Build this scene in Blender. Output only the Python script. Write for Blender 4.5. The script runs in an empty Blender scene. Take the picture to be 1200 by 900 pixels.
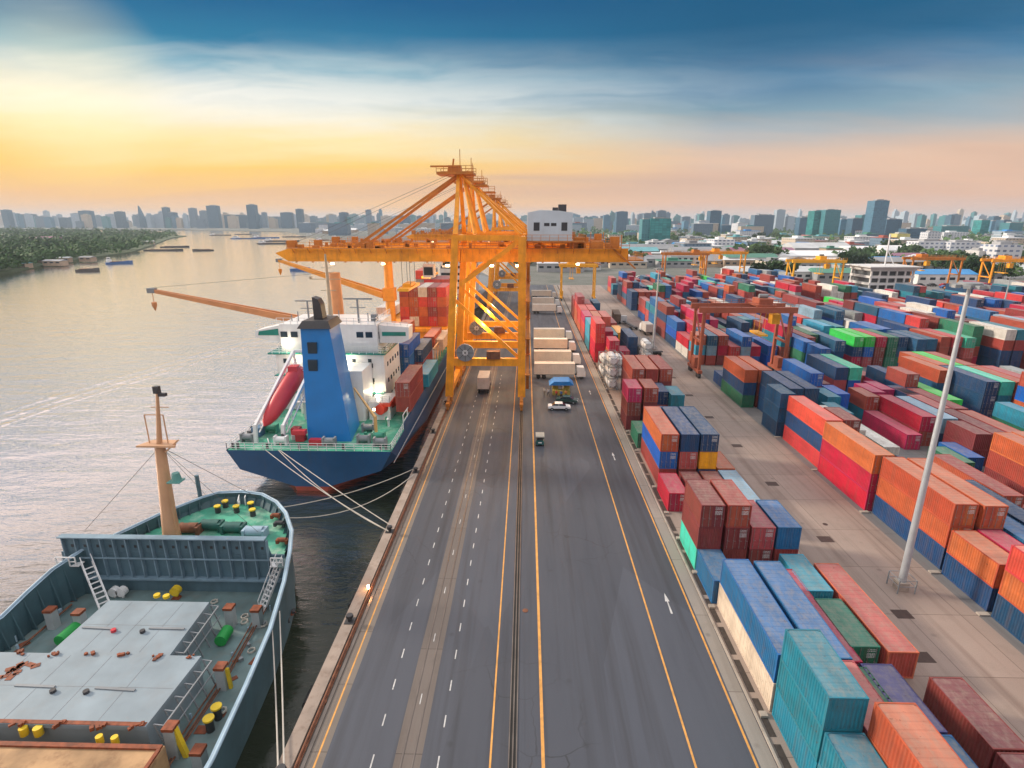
import bpy, math, random
from mathutils import Vector, Matrix
from mathutils.bvhtree import BVHTree
R = math.radians
rnd = random.Random(7)
scene = bpy.context.scene
COL = scene.collection
ZW = -3.0                       # water level; quay surface is z = 0
# ------------------------------------------------------------------ camera numbers
CH, CF = 36.0, 651.0
CP = math.atan(191/651.); CYW = math.atan(17*math.cos(CP)/651.)
_cp, _sp, _cy, _sy = math.cos(CP), math.sin(CP), math.cos(CYW), math.sin(CYW)
def gnd(x, y, z=0.0):           # photo pixel (1200x900) -> place on the level z
    u = (x-600)/CF; v = (y-450)/CF
    fy = _cp-v*_sp; dz = -(_sp+v*_cp); t = (z-CH)/dz
    a, b = u*t, fy*t
    return (a*_cy-b*_sy, a*_sy+b*_cy)
def at(x, y, Y):                # photo pixel at a distance Y -> X, Z
    u = (x-600)/CF; v = (y-450)/CF
    fy = _cp-v*_sp; dz = -(_sp+v*_cp)
    dx = u*_cy-fy*_sy; dy = u*_sy+fy*_cy
    t = Y/dy
    return dx*t, CH+dz*t
# ------------------------------------------------------------------ materials
MATS = {}
def nodes_of(m):
    m.use_nodes = True
    nt = m.node_tree
    return nt, nt.nodes, nt.links, nt.nodes['Principled BSDF']
def rgb(c): return (c[0], c[1], c[2], 1.0)
def mixc(N, L, fac, a, b, blend='MIX'):
    n = N.new('ShaderNodeMix'); n.data_type = 'RGBA'; n.blend_type = blend
    for s, v in ((n.inputs[0], fac), (n.inputs[6], a), (n.inputs[7], b)):
        if hasattr(v, 'is_output'): L.new(v, s)
        elif isinstance(v, (int, float)): s.default_value = v
        else: s.default_value = rgb(v)
    return n.outputs[2]
def ramp(N, L, src, p0, p1, v0=0.0, v1=1.0):
    n = N.new('ShaderNodeMapRange'); n.inputs[1].default_value = p0; n.inputs[2].default_value = p1
    n.inputs[3].default_value = v0; n.inputs[4].default_value = v1
    L.new(src, n.inputs[0]); return n.outputs[0]
def mapping(N, L, scale=(1,1,1), kind='Object', loc=(0,0,0)):
    t = N.new('ShaderNodeTexCoord'); m = N.new('ShaderNodeMapping')
    m.inputs['Scale'].default_value = scale; m.inputs['Location'].default_value = loc
    L.new(t.outputs[kind], m.inputs[0]); return m.outputs[0]
def noise(N, L, vec, scale, detail=3, rough=.55):
    n = N.new('ShaderNodeTexNoise'); n.inputs['Scale'].default_value = scale
    n.inputs['Detail'].default_value = detail; n.inputs['Roughness'].default_value = rough
    if vec is not None: L.new(vec, n.inputs['Vector'])
    return n.outputs['Fac']
def math_(N, L, op, a, b=None):
    n = N.new('ShaderNodeMath'); n.operation = op
    for i, v in enumerate((a, b)):
        if v is None: continue
        if hasattr(v, 'is_output'): L.new(v, n.inputs[i])
        else: n.inputs[i].default_value = v
    return n.outputs[0]
def mat(name, c, rough=.6, var=.18, scale=.6, metal=0.0, dirt=0.0, dirtc=(.12,.07,.045), bump=0.0, spec=.5, rand=0.0, streak=False, dscale=1.3):
    if name in MATS: return MATS[name]
    m = bpy.data.materials.new(name); MATS[name] = m
    nt, N, L, P = nodes_of(m)
    v = mapping(N, L)
    nz = noise(N, L, v, scale, 4)
    f = ramp(N, L, nz, .3, .7, 1-var, 1+var)
    if rand:
        oi = N.new('ShaderNodeObjectInfo')
        f = math_(N, L, 'MULTIPLY', f, ramp(N, L, oi.outputs['Random'], 0, 1, 1-rand, 1+rand))
    hs = N.new('ShaderNodeHueSaturation'); hs.inputs['Color'].default_value = rgb(c); L.new(f, hs.inputs['Value'])
    col = hs.outputs[0]
    if dirt:
        v2 = mapping(N, L, (1,1,.12) if streak else (1,1,1), loc=(3,5,1))
        d = ramp(N, L, noise(N, L, v2, dscale, 6, .7), .5, .78)
        col = mixc(N, L, math_(N, L, 'MULTIPLY', d, dirt), col, dirtc)
    L.new(col, P.inputs['Base Color'])
    P.inputs['Roughness'].default_value = rough; P.inputs['Metallic'].default_value = metal
    P.inputs['Specular IOR Level'].default_value = spec
    if bump:
        b = N.new('ShaderNodeBump'); b.inputs['Strength'].default_value = bump; b.inputs['Distance'].default_value = .05
        L.new(noise(N, L, v, 9, 4), b.inputs['Height']); L.new(b.outputs[0], P.inputs['Normal'])
    return m
def facade(name, wall, glass, w=3.2, h=3.1, mortar=.55, rand=.12):
    if name in MATS: return MATS[name]
    m = bpy.data.materials.new(name); MATS[name] = m
    nt, N, L, P = nodes_of(m)
    t = N.new('ShaderNodeTexCoord'); s = N.new('ShaderNodeSeparateXYZ'); L.new(t.outputs['Object'], s.inputs[0])
    xy = math_(N, L, 'ADD', s.outputs[0], s.outputs[1])
    cx = N.new('ShaderNodeCombineXYZ'); L.new(xy, cx.inputs[0]); L.new(s.outputs[2], cx.inputs[1])
    b = N.new('ShaderNodeTexBrick'); b.offset = 0; b.inputs['Scale'].default_value = 1
    b.inputs['Brick Width'].default_value = w; b.inputs['Row Height'].default_value = h
    b.inputs['Mortar Size'].default_value = mortar; b.inputs['Mortar Smooth'].default_value = 0
    g2 = tuple(x*1.9+.02 for x in glass)
    b.inputs['Color1'].default_value = rgb(glass); b.inputs['Color2'].default_value = rgb(g2)
    b.inputs['Mortar'].default_value = rgb(wall); L.new(cx.outputs[0], b.inputs['Vector'])
    geo = N.new('ShaderNodeNewGeometry'); sn = N.new('ShaderNodeSeparateXYZ'); L.new(geo.outputs['True Normal'], sn.inputs[0])
    up = ramp(N, L, sn.outputs[2], .4, .6)
    col = mixc(N, L, up, b.outputs['Color'], tuple(x*.8 for x in wall))
    oi = N.new('ShaderNodeObjectInfo'); hs = N.new('ShaderNodeHueSaturation'); L.new(col, hs.inputs['Color'])
    L.new(ramp(N, L, oi.outputs['Random'], 0, 1, 1-rand, 1+rand), hs.inputs['Value'])
    L.new(hs.outputs[0], P.inputs['Base Color']); P.inputs['Roughness'].default_value = .45
    return m
# ------------------------------------------------------------------ mesh builder
class MB:
    def __init__(s): s.v = []; s.f = []; s.mi = []; s.cur = 0; s.sm = []
    def add(s, vs, fs, smooth=False):
        b = len(s.v); s.v += [tuple(p) for p in vs]
        for f in fs: s.f.append([b+i for i in f]); s.mi.append(s.cur); s.sm.append(smooth)
        return s
    def box(s, x0, y0, z0, x1, y1, z1):
        return s.add([(x0,y0,z0),(x1,y0,z0),(x1,y1,z0),(x0,y1,z0),(x0,y0,z1),(x1,y0,z1),(x1,y1,z1),(x0,y1,z1)],
                     [(0,3,2,1),(4,5,6,7),(0,1,5,4),(1,2,6,5),(2,3,7,6),(3,0,4,7)])
    def cbox(s, c, sx, sy, sz, rz=0):
        cs, sn = math.cos(rz), math.sin(rz); vs = []
        for z in (-.5,.5):
            for x, y in ((-.5,-.5),(.5,-.5),(.5,.5),(-.5,.5)):
                X, Y = x*sx, y*sy; vs.append((c[0]+X*cs-Y*sn, c[1]+X*sn+Y*cs, c[2]+z*sz))
        return s.add(vs, [(0,3,2,1),(4,5,6,7),(0,1,5,4),(1,2,6,5),(2,3,7,6),(3,0,4,7)])
    def beam(s, a, b, w, h=None, w2=None, h2=None):
        h = h or w; w2 = w2 or w; h2 = h2 or h
        a = Vector(a); b = Vector(b); d = (b-a).normalized()
        up = Vector((0,0,1)) if abs(d.z) < .95 else Vector((0,1,0))
        sd = d.cross(up).normalized(); up = sd.cross(d)
        vs = []
        for p, ww, hh in ((a,w,h),(b,w2,h2)):
            for i, j in ((-1,-1),(1,-1),(1,1),(-1,1)): vs.append(p+sd*ww/2*i+up*hh/2*j)
        return s.add(vs, [(0,1,2,3),(7,6,5,4),(0,4,5,1),(1,5,6,2),(2,6,7,3),(3,7,4,0)])
    def tube(s, pts, r, n=8, cap=True):
        pts = [Vector(p) for p in pts]; m = len(pts)
        rs = r if isinstance(r, (list, tuple)) else [r]*m
        vs = []
        for i, p in enumerate(pts):
            d = (pts[min(i+1,m-1)]-pts[max(i-1,0)]).normalized()
            up = Vector((0,0,1)) if abs(d.z) < .9 else Vector((0,1,0))
            sd = d.cross(up).normalized(); u2 = sd.cross(d)
            for k in range(n):
                a = 2*math.pi*k/n; vs.append(p+(sd*math.cos(a)+u2*math.sin(a))*rs[i])
        fs = []
        for i in range(m-1):
            for k in range(n):
                k2 = (k+1) % n; fs.append((i*n+k, i*n+k2, (i+1)*n+k2, (i+1)*n+k))
        s.add(vs, fs, n > 5)
        if cap:
            s.add(vs[:n], [tuple(range(n))]); s.add(vs[-n:], [tuple(reversed(range(n)))])
        return s
    def cyl(s, x, y, z0, z1, r, n=12, r2=None): return s.tube([(x,y,z0),(x,y,z1)], [r, r if r2 is None else r2], n)
    def prism(s, poly, z0, z1):
        n = len(poly); vs = [(x,y,z0) for x, y in poly]+[(x,y,z1) for x, y in poly]
        return s.add(vs, [tuple(reversed(range(n))), tuple(range(n,2*n))]+[(i,(i+1)%n,n+(i+1)%n,n+i) for i in range(n)])
    def prismX(s, poly, x0, x1):      # outline in (y, z), pushed along x
        n = len(poly); vs = [(x0,y,z) for y, z in poly]+[(x1,y,z) for y, z in poly]
        return s.add(vs, [tuple(reversed(range(n))), tuple(range(n,2*n))]+[(i,(i+1)%n,n+(i+1)%n,n+i) for i in range(n)])
    def prismY(s, poly, y0, y1):      # outline in (x, z), pushed along y
        n = len(poly); vs = [(x,y0,z) for x, z in poly]+[(x,y1,z) for x, z in poly]
        return s.add(vs, [tuple(range(n)), tuple(reversed(range(n,2*n)))]+[(i,n+i,n+(i+1)%n,(i+1)%n) for i in range(n)])
    def rail(s, pts, h=1.0, r=.035, step=1.6, bars=3):
        for i in range(len(pts)-1):
            a = Vector(pts[i]); b = Vector(pts[i+1]); n = max(1, int((b-a).length/step))
            for j in range(n+1):
                p = a.lerp(b, j/n); s.beam(p, p+Vector((0,0,h)), r*2)
            for k in range(1, bars+1):
                o = Vector((0,0,h*k/bars)); s.beam(a+o, b+o, r*1.7)
        return s
    def sheet(s, poly, z): return s.add([(x,y,z) for x, y in poly], [tuple(range(len(poly)))])
    def mesh(s, name, mats):
        me = bpy.data.meshes.new(name); me.from_pydata(s.v, [], s.f)
        for m in (mats if isinstance(mats, (list, tuple)) else [mats]): me.materials.append(m)
        me.polygons.foreach_set('material_index', s.mi); me.polygons.foreach_set('use_smooth', s.sm)
        me.update(); return me
def link(name, me, parent=None, loc=None):
    o = bpy.data.objects.new(name, me); COL.objects.link(o)
    if parent is not None: o.parent = parent
    if loc is not None: o.location = loc
    return o
def part(name, mb, m, parent, loc=None, label=None):
    o = link(name, mb.mesh(name, m), parent, loc)
    if label: o['label'] = label
    return o
def boxes(name, mb, m, parent):          # every 8-vertex box of the builder becomes a part of its own
    for i in range(0, len(mb.v), 8):
        q = MB(); q.add(mb.v[i:i+8], [(0,3,2,1),(4,5,6,7),(0,1,5,4),(1,2,6,5),(2,3,7,6),(3,0,4,7)]); o = part(name, q, m, parent)
    return o
def tag(o, label, cat, group=None, kind=None):
    if label: o['label'] = label
    if cat: o['category'] = cat
    if group: o['group'] = group
    if kind: o['kind'] = kind
    return o
def thing(name, label, cat, loc=(0,0,0), rz=0, group=None):
    o = link(name, None); o.location = loc; o.rotation_euler = (0,0,rz); o.empty_display_size = .5
    return tag(o, label, cat, group)
def solid(name, mb, m, label, cat, loc=(0,0,0), rz=0, group=None):
    o = link(name, mb.mesh(name, m), None, loc); o.rotation_euler = (0,0,rz)
    return tag(o, label, cat, group)
def struct(name, mb, m):
    o = link(name, mb.mesh(name, m)); o['kind'] = 'structure'; return o
def copy_tree(o, parent=None):
    c = o.copy(); COL.objects.link(c); c.parent = parent
    for ch in list(o.children): copy_tree(ch, c)
    return c
def dup(root, loc, label=None, rz=None):
    c = copy_tree(root); c.location = loc
    if rz is not None: c.rotation_euler = (0,0,rz)
    if label: c['label'] = label
    return c
ORD = ['first','second','third','fourth','fifth','sixth','seventh','eighth','ninth','tenth','eleventh','twelfth','thirteenth','fourteenth','fifteenth','sixteenth','seventeenth','eighteenth','nineteenth','twentieth']
TENS = {2:'twenty',3:'thirty',4:'forty',5:'fifty'}
def ordw(i):
    if i < 20: return ORD[i]
    n = i+1
    return TENS[n//10]+('ieth' if n % 10 == 0 else '-'+ORD[n % 10-1]) if n % 10 else TENS[n//10][:-1]+'ieth'
# ------------------------------------------------------------------ world: dusk sky with streaky cloud
SUN_AZ, SUN_EL = R(-74), R(24)      # to the left of straight ahead, low
w = bpy.data.worlds.new('World'); scene.world = w; w.use_nodes = True
nt = w.node_tree; N = nt.nodes; L = nt.links; BG = N['Background']
sky = N.new('ShaderNodeTexSky'); sky.sky_type = 'NISHITA'; sky.sun_disc = False
sky.sun_elevation = SUN_EL; sky.sun_rotation = SUN_AZ; sky.air_density = 1.4; sky.dust_density = 2.5; sky.ozone_density = 3
tc = N.new('ShaderNodeTexCoord'); sp = N.new('ShaderNodeSeparateXYZ'); L.new(tc.outputs['Generated'], sp.inputs[0])
el = sp.outputs[2]
def cramp(src, stops):
    n = N.new('ShaderNodeValToRGB'); e = n.color_ramp.elements
    while len(e) < len(stops): e.new(.5)
    for i, (p, c) in enumerate(stops): e[i].position = p; e[i].color = rgb(c)
    L.new(src, n.inputs[0]); return n.outputs[0]
# domed coordinates for cloud streaks: direction / (height + c)
dz = math_(N, L, 'ADD', math_(N, L, 'MAXIMUM', el, 0.0), .12)
px = math_(N, L, 'DIVIDE', sp.outputs[0], dz); py = math_(N, L, 'DIVIDE', sp.outputs[1], dz)
cv = N.new('ShaderNodeCombineXYZ'); L.new(px, cv.inputs[0]); L.new(py, cv.inputs[1])
mp = N.new('ShaderNodeMapping'); mp.inputs['Rotation'].default_value = (0,0,R(-40)); mp.inputs['Scale'].default_value = (.34,.8,1)
L.new(cv.outputs[0], mp.inputs[0])
c1 = noise(N, L, mp.outputs[0], 1.0, 7, .58)
mp2 = N.new('ShaderNodeMapping'); mp2.inputs['Rotation'].default_value = (0,0,R(-14)); mp2.inputs['Scale'].default_value = (.16,.6,1); mp2.inputs['Location'].default_value = (2.3,1.1,0)
L.new(cv.outputs[0], mp2.inputs[0])
c2 = noise(N, L, mp2.outputs[0], 1.0, 5, .5)
# closeness to the sun's bearing
sd = Vector((math.sin(R(-37))*math.cos(R(9.5)), math.cos(R(-37))*math.cos(R(9.5)), math.sin(R(9.5))))
dt = N.new('ShaderNodeVectorMath'); dt.operation = 'DOT_PRODUCT'; L.new(tc.outputs['Generated'], dt.inputs[0]); dt.inputs[1].default_value = sd
near = ramp(N, L, dt.outputs['Value'], .55, 1.0)
elj = math_(N, L, 'ADD', el, math_(N, L, 'MULTIPLY', math_(N, L, 'SUBTRACT', c1, .5), .10))
base = cramp(elj, [(0.0, (.70,.46,.36)), (.035, (.78,.45,.29)), (.085, (.74,.50,.36)), (.13, (.46,.43,.41)), (.165, (.16,.29,.38)), (.20, (.02,.15,.30)), (.24, (.001,.10,.22)), (.32, (.001,.08,.19)), (.5, (.004,.08,.20))])
warm = cramp(elj, [(0.0, (.82,.50,.32)), (.04, (.92,.52,.20)), (.08, (.98,.61,.14)), (.12, (1.0,.76,.34)), (.160, (.90,.82,.62)), (.185, (.50,.60,.62)), (.21, (.14,.36,.48)), (.235, (.015,.18,.33)), (.30, (.002,.10,.25)), (.5, (.004,.09,.22))])
colr = mixc(N, L, ramp(N, L, near, .1, .85), base, warm)
# pale cloud veil
veil = ramp(N, L, c1, .46, .72)
vh = ramp(N, L, el, .08, .22); vh2 = ramp(N, L, el, .235, .15)
veil = math_(N, L, 'MULTIPLY', math_(N, L, 'MULTIPLY', veil, vh), vh2)
colr = mixc(N, L, math_(N, L, 'MULTIPLY', veil, .5), colr, mixc(N, L, near, (.50,.58,.60), (.95,.86,.72)))
mp3 = N.new('ShaderNodeMapping'); mp3.inputs['Rotation'].default_value = (0,0,R(-62)); mp3.inputs['Scale'].default_value = (.30,1.15,1); mp3.inputs['Location'].default_value = (.7,3.1,0); L.new(cv.outputs[0], mp3.inputs[0])
wn = N.new('ShaderNodeTexNoise'); wn.inputs['Scale'].default_value = .8; wn.inputs['Detail'].default_value = 3; L.new(cv.outputs[0], wn.inputs['Vector']); wa = N.new('ShaderNodeVectorMath'); wa.operation = 'ADD'; L.new(mp3.outputs[0], wa.inputs[0]); L.new(wn.outputs['Color'], wa.inputs[1])
c3 = noise(N, L, wa.outputs[0], 1.0, 8, .60)
ci = math_(N, L, 'MULTIPLY', ramp(N, L, c3, .44, .62), math_(N, L, 'MULTIPLY', ramp(N, L, el, .09, .16), ramp(N, L, el, .27, .18)))
colr = mixc(N, L, math_(N, L, 'MULTIPLY', ci, ramp(N, L, near, 0, .6, .22, .62)), colr, mixc(N, L, near, (.42,.54,.62), (1.0,.95,.84)))
# mauve-grey low cloud
gl = math_(N, L, 'MULTIPLY', ramp(N, L, c2, .50, .66), math_(N, L, 'MULTIPLY', ramp(N, L, el, .02, .06), ramp(N, L, el, .24, .12)))
colr = mixc(N, L, math_(N, L, 'MULTIPLY', gl, .75), colr, (.62,.40,.30))
core = math_(N, L, 'MULTIPLY', math_(N, L, 'POWER', ramp(N, L, dt.outputs['Value'], .991, 1.0), 1.4), .35)
colr = mixc(N, L, core, colr, (1.15,1.0,.62))
sh = math_(N, L, 'MULTIPLY', math_(N, L, 'MAXIMUM', math_(N, L, 'SUBTRACT', near, .6), 0.0), .05)
colr = mixc(N, L, ramp(N, L, math_(N, L, 'ADD', el, sh), .338, .39), colr, cramp(el, [(0,(1.5,1.28,1.15)),(.45,(1.45,1.25,1.14)),(.6,(1.05,1.0,1.0)),(1,(.95,.97,1.03))]))  # bright band added overhead, above the view, to light the tops and river
skm = N.new('ShaderNodeVectorMath'); skm.operation = 'SCALE'; L.new(sky.outputs[0], skm.inputs[0]); skm.inputs[3].default_value = .05
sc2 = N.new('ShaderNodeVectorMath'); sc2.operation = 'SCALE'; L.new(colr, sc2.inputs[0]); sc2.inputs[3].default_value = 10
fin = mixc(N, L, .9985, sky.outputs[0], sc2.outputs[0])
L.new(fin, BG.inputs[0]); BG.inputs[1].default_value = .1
sl = bpy.data.lights.new('sun', 'SUN'); sl.energy = 4.2; sl.angle = R(9); sl.color = (1.0,.85,.68)
so = link('sun', sl)
sv = Vector((math.sin(SUN_AZ)*math.cos(SUN_EL), math.cos(SUN_AZ)*math.cos(SUN_EL), math.sin(SUN_EL)))
so.rotation_euler = (-sv).to_track_quat('-Z','Y').to_euler()
# ------------------------------------------------------------------ camera
cam = bpy.data.cameras.new('camera'); cam.sensor_width = 36; cam.lens = 36*CF/1200; cam.clip_start = .5; cam.clip_end = 40000
co = link('camera', cam); co.location = (0,0,CH); co.rotation_euler = (math.pi/2-CP, 0, CYW); scene.camera = co
scene.view_settings.view_transform = 'Standard'; scene.view_settings.look = 'None'
scene.view_settings.exposure = 0.15; scene.view_settings.gamma = 1
scene.cycles.use_denoising = True; scene.cycles.volume_bounces = 0; scene.cycles.max_bounces = 6
scene.cycles.volume_max_steps = 64
# ------------------------------------------------------------------ ground, water
def ground_mat(name, c1_, c2_, rough, joints=None, streak=(1,1), spec=.4, dark=(.02,.02,.022), dk=.3, stain=None):
    m = bpy.data.materials.new(name); MATS[name] = m
    nt, N, L, P = nodes_of(m)
    v = mapping(N, L, (streak[0], streak[1], 1))
    big = noise(N, L, v, .05, 5, .6); med = noise(N, L, v, .5, 5, .6)
    col = mixc(N, L, ramp(N, L, big, .35, .68), c1_, c2_)
    col = mixc(N, L, ramp(N, L, med, .55, .8, 0, .35), col, dark)
    fine = noise(N, L, mapping(N, L), 14, 3)
    col = mixc(N, L, .5, col, mixc(N, L, fine, tuple(x*.75 for x in c1_), tuple(x*1.25 for x in c2_)))
    spots = N.new('ShaderNodeTexVoronoi'); spots.inputs['Scale'].default_value = .3; L.new(mapping(N, L), spots.inputs['Vector'])
    sp_ = ramp(N, L, spots.outputs['Distance'], .10, .035, 0, dk)
    col = mixc(N, L, sp_, col, dark)
    if stain:                                   # tyre tracks and oil, long along the driving direction
        v3 = mapping(N, L, (1.0,.03,1)); st = ramp(N, L, noise(N, L, v3, .7, 4, .6), .50, .68, 0, .55)
        col = mixc(N, L, st, col, stain)
    if joints:
        b = N.new('ShaderNodeTexBrick'); b.offset = 0; b.inputs['Scale'].default_value = 1
        b.inputs['Brick Width'].default_value = joints[0]; b.inputs['Row Height'].default_value = joints[1]
        b.inputs['Mortar Size'].default_value = .035; b.inputs['Color1'].default_value = (1,1,1,1); b.inputs['Color2'].default_value = (.86,.86,.86,1); b.inputs['Mortar'].default_value = (.45,.42,.4,1)
        L.new(mapping(N, L), b.inputs['Vector']); col = mixc(N, L, .9, col, b.outputs['Color'], 'MULTIPLY')
    L.new(col, P.inputs['Base Color']); P.inputs['Specular IOR Level'].default_value = spec
    L.new(ramp(N, L, med, .3, .7, rough-.1, rough+.1), P.inputs['Roughness'])
    bp = N.new('ShaderNodeBump'); bp.inputs['Strength'].default_value = .25; bp.inputs['Distance'].default_value = .02
    L.new(fine, bp.inputs['Height']); L.new(bp.outputs[0], P.inputs['Normal'])
    return m
asphalt = ground_mat('asphalt', (.043,.051,.071), (.068,.075,.094), .62, streak=(1,.12), spec=.5, stain=(.024,.024,.028))
nt = asphalt.node_tree; N = nt.nodes; L = nt.links; P = N['Principled BSDF']; src = P.inputs['Base Color'].links[0].from_socket
vo = N.new('ShaderNodeTexVoronoi'); vo.inputs['Scale'].default_value = 1; L.new(mapping(N, L, (.16,.035,1)), vo.inputs['Vector']); sx_ = N.new('ShaderNodeSeparateColor'); L.new(vo.outputs['Color'], sx_.inputs[0])
hv = N.new('ShaderNodeHueSaturation'); L.new(src, hv.inputs['Color']); L.new(ramp(N, L, sx_.outputs[0], 0, 1, .86, 1.14), hv.inputs['Value'])
ve = N.new('ShaderNodeTexVoronoi'); ve.feature = 'DISTANCE_TO_EDGE'; ve.inputs['Scale'].default_value = .22
dn = N.new('ShaderNodeVectorMath'); dn.operation = 'ADD'; nn = N.new('ShaderNodeTexNoise'); nn.inputs['Scale'].default_value = .6; mpv = mapping(N, L); L.new(mpv, nn.inputs['Vector']); L.new(mpv, dn.inputs[0]); L.new(nn.outputs['Color'], dn.inputs[1]); L.new(dn.outputs[0], ve.inputs['Vector'])
ck = math_(N, L, 'MULTIPLY', ramp(N, L, ve.outputs['Distance'], .012, .004, 0, .7), ramp(N, L, noise(N, L, mpv, .05, 2), .5, .62))
L.new(mixc(N, L, ck, hv.outputs[0], (.018,.018,.02)), P.inputs['Base Color'])
concrete = ground_mat('yard_concrete', (.255,.200,.170), (.36,.295,.255), .7, joints=(5.2,7.6), stain=(.15,.105,.085))
quayconc = ground_mat('quay_concrete', (.15,.125,.105), (.22,.19,.165), .75, joints=(30,6), stain=(.10,.07,.055))
stripconc = ground_mat('strip_concrete', (.13,.11,.10), (.17,.145,.13), .75, joints=(30,10), stain=(.10,.08,.07))
pinkconc = ground_mat('kerb_concrete', (.24,.22,.20), (.32,.29,.26), .75, joints=(30,9), stain=(.17,.15,.13))
blockground = ground_mat('block_ground', (.15,.15,.155), (.21,.205,.20), .7, joints=(16,12), stain=(.11,.10,.10))
quaywall = mat('quay_wall', (.07,.06,.05), .85, .3, .5, dirt=.7, dirtc=(.03,.035,.025), streak=True)
paint_y = mat('road_paint_yellow', (.62,.30,.07), .6, .2, 1.2, dirt=.45, dirtc=(.10,.08,.07), dscale=3)
paint_w = mat('road_paint_white', (.50,.50,.50), .6, .25, 1.2, dirt=.75, dirtc=(.12,.12,.12), dscale=3)
kerbm = mat('kerb_stone', (.34,.30,.26), .8, .2, .4, dirt=.5)
darkm = mat('dark_gap', (.02,.019,.018), .9)
railm = mat('rail_steel', (.20,.17,.15), .35, .2, metal=.8)
rust = mat('rust', (.16,.06,.03), .8, .4, 2.0)

water = bpy.data.materials.new('river_water')
nt, N, L, P = nodes_of(water)
P.inputs['Base Color'].default_value = (.016,.022,.012,1); P.inputs['Roughness'].default_value = .10; P.inputs['IOR'].default_value = 1.4
va = mapping(N, L, (.30,.75,1)); vb = mapping(N, L, (.07,.22,1), loc=(4,9,0))
n1 = noise(N, L, va, 1.0, 5, .62); n2 = noise(N, L, vb, 1.0, 3, .5)
hh = math_(N, L, 'ADD', n1, math_(N, L, 'MULTIPLY', n2, 2.2))
bp = N.new('ShaderNodeBump'); bp.inputs['Strength'].default_value = .6; bp.inputs['Distance'].default_value = .20
L.new(hh, bp.inputs['Height']); L.new(bp.outputs[0], P.inputs['Normal'])
lw = N.new('ShaderNodeLayerWeight'); lw.inputs[0].default_value = .5; L.new(bp.outputs[0], lw.inputs['Normal'])
gs = N.new('ShaderNodeBsdfGlossy'); gs.inputs['Color'].default_value = (1.0,.925,.91,1); gs.inputs['Roughness'].default_value = .12; L.new(bp.outputs[0], gs.inputs['Normal'])
ms_ = N.new('ShaderNodeMixShader'); L.new(ramp(N, L, lw.outputs['Facing'], .47, .68, .0, .98), ms_.inputs[0]); L.new(P.outputs[0], ms_.inputs[1]); L.new(gs.outputs[0], ms_.inputs[2]); L.new(ms_.outputs[0], N['Material Output'].inputs[0])
b = MB(); b.add([(-9000,-200,ZW),(9000,-200,ZW),(9000,11500,ZW),(-9000,11500,ZW)], [(0,1,2,3)]); struct('river', b, water)

b = MB(); pw = [gnd(x, y, ZW) for x, y in ((-10,503),(70,475),(160,447),(230,425),(320,398))]
for k, off in enumerate((0, 3.4, 7.5)):
    W_ = 1.0+.3*k; line_ = []
    for i in range(len(pw)-1):
        for j in range(8): line_.append(Vector(pw[i]).lerp(Vector(pw[i+1]), j/8))
    line_.append(Vector(pw[-1])); d_ = (line_[-1]-line_[0]).normalized(); nrm = Vector((-d_.y, d_.x)); vs = []; fs = []
    for p in line_:
        for f_, z_ in ((-1,-.01),(-.5,.03),(0,.07),(.5,.03),(1,-.01)): q = p+nrm*(off+f_*W_); vs.append((q.x,q.y,ZW+z_))
    for i in range(len(line_)-1):
        for m_ in range(4): fs.append((i*5+m_,(i+1)*5+m_,(i+1)*5+m_+1,i*5+m_+1))
    b.add(vs, [tuple(reversed(f)) for f in fs], True)
struct('boat_wake', b, water)
landm = ground_mat('city_ground', (.05,.075,.055), (.20,.19,.18), .85, joints=None, dk=0)
# right-hand land: quay edge X=-16.5, then the far shore bending left
QX = -16.5
shore = [(QX,620),(-60,760),(-290,960),(-560,1450),(-860,2050),(-1500,2500),(-3200,2750),(-8500,3100)]
b = MB(); top = shore+[(-8500,11000),(8500,11000),(8500,330),(290,330),(QX,330)]
b.prism(top[::-1] if False else list(reversed(top)), ZW-2, -.02)
struct('far_land', b, landm)
b = MB(); b.prism([(17.55,-60),(300,-60),(300,329.98),(17.55,329.98)], -3, -.004); struct('yard_ground', b, blockground)
b = MB(); b.prism([(QX+1.9,-60),(17.55,-60),(17.55,329.98),(QX+1.9,329.98)], -3, 0.0); struct('road', b, asphalt)
b = MB(); b.prism([(QX,-60),(QX+1.9,-60),(QX+1.9,329.98),(QX,329.98)], -4, -.02); struct('quay_edge', b, [quayconc])
b = MB()
for y in range(-20, 330, 1):
    pass
b.box(QX-.02,-60,-4.6,QX-.5,330,-.75); b.v = [(x if x > QX-.3 else QX-.45, y, z) for x, y, z in b.v]
struct('quay_wall', b, quaywall)
b = MB(); b.sheet([(33.4,-60),(43.2,-60),(43.2,329),(33.4,329)], .004); b.sheet([(17.55,-60),(33.4,-60),(33.4,0),(17.55,0)], .004)
b.sheet([(17.62,0.0),(33.4,0.0),(33.4,329),(17.62,329)], .0)
b.v = [(x,y,(0.004 if x > 33 or y <= 0 else .003)) for x, y, z in b.v]
struct('aisle_pavement', b, concrete)
b = MB(); b.sheet([(66.5,20),(81,20),(81,329),(66.5,329)], .004) if False else b.sheet([(79.4,20),(83,20),(83,329),(79.4,329)], .004)
b.sheet([(100.8,20),(104.4,20),(104.4,329),(100.8,329)], .004); struct('far_aisle_pavement', b, concrete)
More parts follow.
